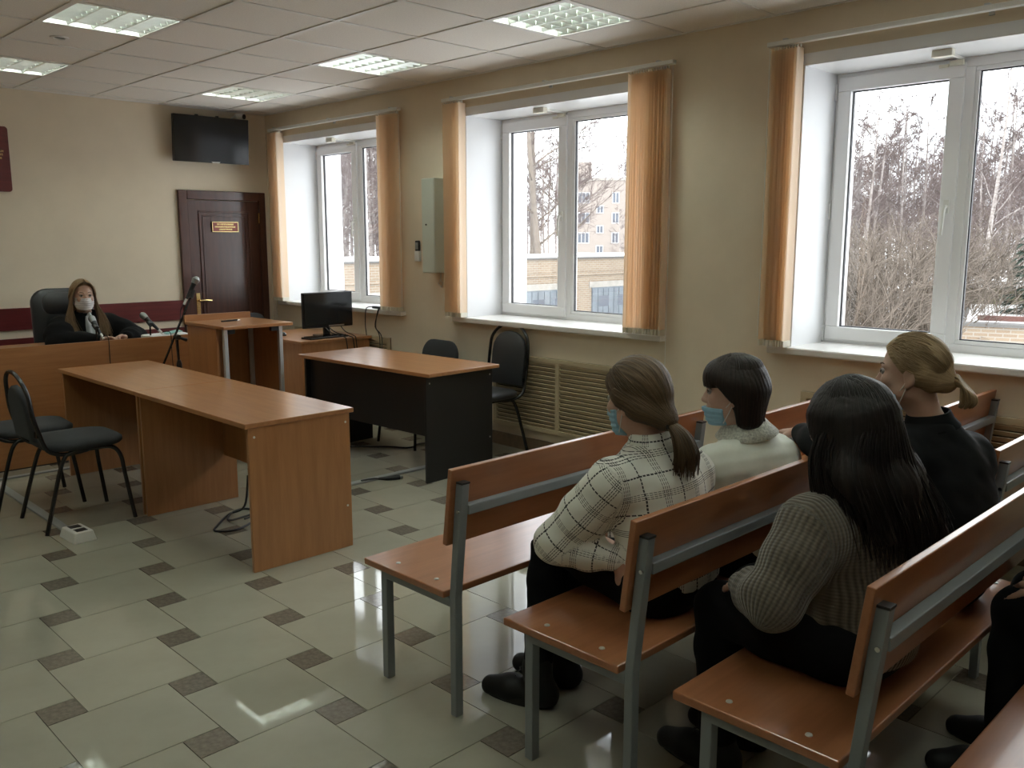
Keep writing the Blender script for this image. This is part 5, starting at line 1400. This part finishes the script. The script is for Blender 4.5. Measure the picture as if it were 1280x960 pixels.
# trees: tapered bare branches
def bare_tree(seed, h, r0, spread, n1, up, droop, n2=6, n3=5):
    """returns (trunk, twigs) meshes"""
    rg = random.Random(seed); tr = MB(); tw = MB()
    lean = Vector((rg.uniform(-.06, .06), rg.uniform(-.06, .06), 1))
    def tp(t): return Vector((lean.x*h*t + .12*math.sin(t*5+seed), lean.y*h*t + .12*math.cos(t*4+seed), h*t))
    tr.tube([tp(i/8) for i in range(9)], [r0*(1-.93*i/8) for i in range(9)], 6)
    def br(mb, p, d, l, r, seg, n, wig):
        pts = [p]; q = Vector(p); d = Vector(d)
        for i in range(seg):
            d = (d + Vector((rg.uniform(-wig, wig), rg.uniform(-wig, wig), rg.uniform(-wig, wig) - droop*i/seg))).normalized()
            q = q + d*(l/seg); pts.append(Vector(q))
        mb.tube(pts, [r*(1-.85*i/seg) for i in range(seg+1)], n)
        return pts
    for i in range(n1):
        t = .22 + .76*(i+rg.random())/n1; a = rg.uniform(0, 6.283)
        l = spread*(1.05-t)**.7*rg.uniform(.7, 1.15)
        d = Vector((math.cos(a), math.sin(a), up + .5*t)).normalized()
        P = br(tr, tp(t), d, l, r0*.30*(1.1-t), 4, 4, .16)
        for j in range(n2):
            u = .25 + .75*(j+rg.random())/n2; k = min(3, int(u*4)); p = P[k].lerp(P[k+1], u*4-k)
            d2 = ((P[k+1]-P[k]).normalized() + Vector((rg.uniform(-.9, .9), rg.uniform(-.9, .9), rg.uniform(-.3, .8)))).normalized()
            Q = br(tw, p, d2, l*rg.uniform(.25, .5), r0*.10, 3, 3, .22)
            for _ in range(n3):
                k2 = rg.randint(0, 2); p2 = Q[k2].lerp(Q[k2+1], rg.random())
                d3 = (d2 + Vector((rg.uniform(-1, 1), rg.uniform(-1, 1), rg.uniform(-.6, .8)))).normalized()
                br(tw, p2, d3, l*rg.uniform(.12, .28), r0*.06, 2, 3, .3)
    return tr, tw
def tree_protos(n, args, bark, twm):
    out = []
    for i in range(n):
        a, b = bare_tree(100+i*7+args['seed'], *args['p'])
        out.append((a.mesh('trunk', bark, 2), b.mesh('twigs', twm, 2)))
    return out
birch = tree_protos(5, dict(seed=1, p=(12.5, .13, 3.6, 26, .75, .25, 9, 9)), 'bark_birch', 'twig')
poplar = tree_protos(3, dict(seed=40, p=(15, .20, 5.0, 16, .55, .10, 8, 7)), 'bark_dark', 'twig')
shrub = []
for i in range(3):
    rg = random.Random(900+i); A = MB(); B = MB()
    for k in range(16):
        a = rg.uniform(0, 6.28); base = Vector((.5*math.cos(a)*rg.random(), .5*math.sin(a)*rg.random(), 0))
        d = Vector((math.cos(a)*.45, math.sin(a)*.45, 1)).normalized(); P = [base]
        for s in range(4):
            d = (d + Vector((rg.uniform(-.25, .25), rg.uniform(-.25, .25), rg.uniform(-.15, .05)))).normalized(); P.append(P[-1] + d*.85)
        A.tube(P, [.028, .022, .016, .011, .005], 4)
        for j in range(11):
            k2 = rg.randint(0, 3); p = P[k2].lerp(P[k2+1], rg.random())
            d2 = (d + Vector((rg.uniform(-1, 1), rg.uniform(-1, 1), rg.uniform(-.5, .9)))).normalized(); Q = [p]
            for s in range(2): d2 = (d2 + Vector((rg.uniform(-.3, .3), rg.uniform(-.3, .3), rg.uniform(-.3, .2)))).normalized(); Q.append(Q[-1] + d2*.42)
            B.tube(Q, [.009, .007, .004], 3)
            for _ in range(5):
                p2 = Q[rg.randint(0, 1)].lerp(Q[2], rg.random()); d3 = (d2 + Vector((rg.uniform(-1, 1), rg.uniform(-1, 1), rg.uniform(-.7, .8)))).normalized()
                B.tube([p2, p2 + d3*.30], [.005, .003], 3)
    shrub.append((A.mesh('stems', 'shrub_twig', 2), B.mesh('twigs', 'shrub_twig', 2)))
def plant(protos, names, name, label, cat, group, hdg, dist, sc, rz, z=ZG):
    t = thing(name, label, cat, (math.sin(math.radians(hdg))*dist, math.cos(math.radians(hdg))*dist, z), rz, group)
    t.scale = (sc, sc, sc)
    for nm, me in zip(names, random.choice(protos)): link(nm, me, t)
    return t
rg = random.Random(5)
TN = ('trunk', 'twigs')
# wood seen through the big window
for k in range(175):
    hdg = 57 + 23*((k*.618) % 1); dist = rg.uniform(38, 70) if k < 100 else rg.uniform(75, 120)
    plant(birch, TN, 'birch_tree', 'bare pale birch in the wood beyond the window next to the benches', 'tree', 'birch wood beyond the big window', hdg, dist, rg.uniform(.75, 1.0)*(dist/70)**.35, rg.uniform(0, 6.28))
plant(birch, TN, 'birch_tree', 'single white-stemmed birch standing in front of the wood, before the outbuilding', 'tree', None, 72.6, 30, .80, 1.0)
# dense wood seen through the far window and left pane of the middle window
for k in range(60):
    hdg = 28 + 13*(k+rg.random())/60; dist = rg.uniform(36, 75)
    plant(birch, TN, 'birch_tree', 'bare birch in the dense wood behind the garages, seen through the far window', 'tree', 'birch wood behind the garages', hdg, dist, rg.uniform(.9, 1.15)*(dist/55)**.3, rg.uniform(0, 6.28))
for k in range(16):
    hdg = 42.5 + 6.0*(k+rg.random())/16; dist = rg.uniform(55, 100)
    plant(birch, TN, 'birch_tree', 'bare birch behind the big poplars, next to the apartment house', 'tree', 'birches beside the apartment house', hdg, dist, rg.uniform(.95, 1.2), rg.uniform(0, 6.28))
plant(poplar, TN, 'poplar_tree', 'tall bare poplar with a thick stem behind the garage roof', 'tree', 'tall poplars', 46.6, 40, 1.0, .4)
plant(poplar, TN, 'poplar_tree', 'tall bare poplar with a thick stem behind the garage roof', 'tree', 'tall poplars', 45.9, 46, 1.0, 2.0)
plant(poplar, TN, 'poplar_tree', 'bare spreading tree reaching into the sky left of the apartment house', 'tree', None, 48.2, 48, .95, 3.2)
for k in range(3):
    plant(birch, TN, 'birch_tree', 'small bare tree at the foot of the apartment house', 'tree', 'small trees before the apartment house', 50 + 3.5*rg.random(), rg.uniform(80, 110), rg.uniform(.5, .75), rg.uniform(0, 6.28))
for k in range(4):
    plant(birch, TN, 'birch_tree', 'bare tree rising above the roof of the apartment house', 'tree', 'trees behind the apartment house', 51.6 + 2.0*rg.random(), rg.uniform(150, 160), rg.uniform(1.6, 1.9), rg.uniform(0, 6.28))
for k in range(30):
    hdg = 60 + 15*(k+rg.random())/30; dist = rg.uniform(17, 34)
    if hdg > 69 and dist < 22: dist += 8
    plant(shrub, ('stems', 'twigs'), 'shrub', 'bare brown shrub in the thicket below the big window', 'shrub', 'bare shrubs in the thicket', hdg, dist, rg.uniform(.85, 1.25), rg.uniform(0, 6.28))
# spruce
def spruce(seed, h):
    rg = random.Random(seed); T = MB().tube([(0, 0, 0), (0, 0, h)], [.16, .02], 8); Bm = MB()
    nl = 34
    for i in range(nl):
        t = .08 + .9*i/nl; z = h*t; l = (1-t)**.85*h*.26 + .12
        for k in range(13):
            a = 6.283*k/13 + i*.7 + rg.uniform(-.2, .2); c, s = math.cos(a), math.sin(a)
            pts = [(c*l*u, s*l*u, z - .32*l*u + .14*l*u*u + rg.uniform(-.03, .03)) for u in (.0, .35, .7, 1.0)]
            for j in range(3):
                p, q = Vector(pts[j]), Vector(pts[j+1]); wd = l*.16*(1.1-j*.3); n = Vector((-s, c, 0))*wd
                Bm.add([p-n, p+n, q+n*.6, q-n*.6], [(0, 1, 2, 3)])
                for m_ in range(4):
                    u = rg.random(); b = p.lerp(q, u); dd = n*rg.choice((-1, 1))*rg.uniform(.9, 1.6) + (q-p)*.6 + Vector((0, 0, -.06-.10*rg.random()))
                    e = n.normalized()*.0 + (q-p).normalized()*.035
                    Bm.add([b-e, b+e, b+dd], [(0, 1, 2)])
    return T.mesh('trunk', 'bark_dark', 2), Bm.mesh('needle_branches', 'spruce')
sps = [spruce(3, 5.9)]
plant(sps, ('trunk', 'needle_branches'), 'spruce_tree', 'dark green spruce beside the yellow shed', 'tree', None, 76.2, 23, 1.0, 0)
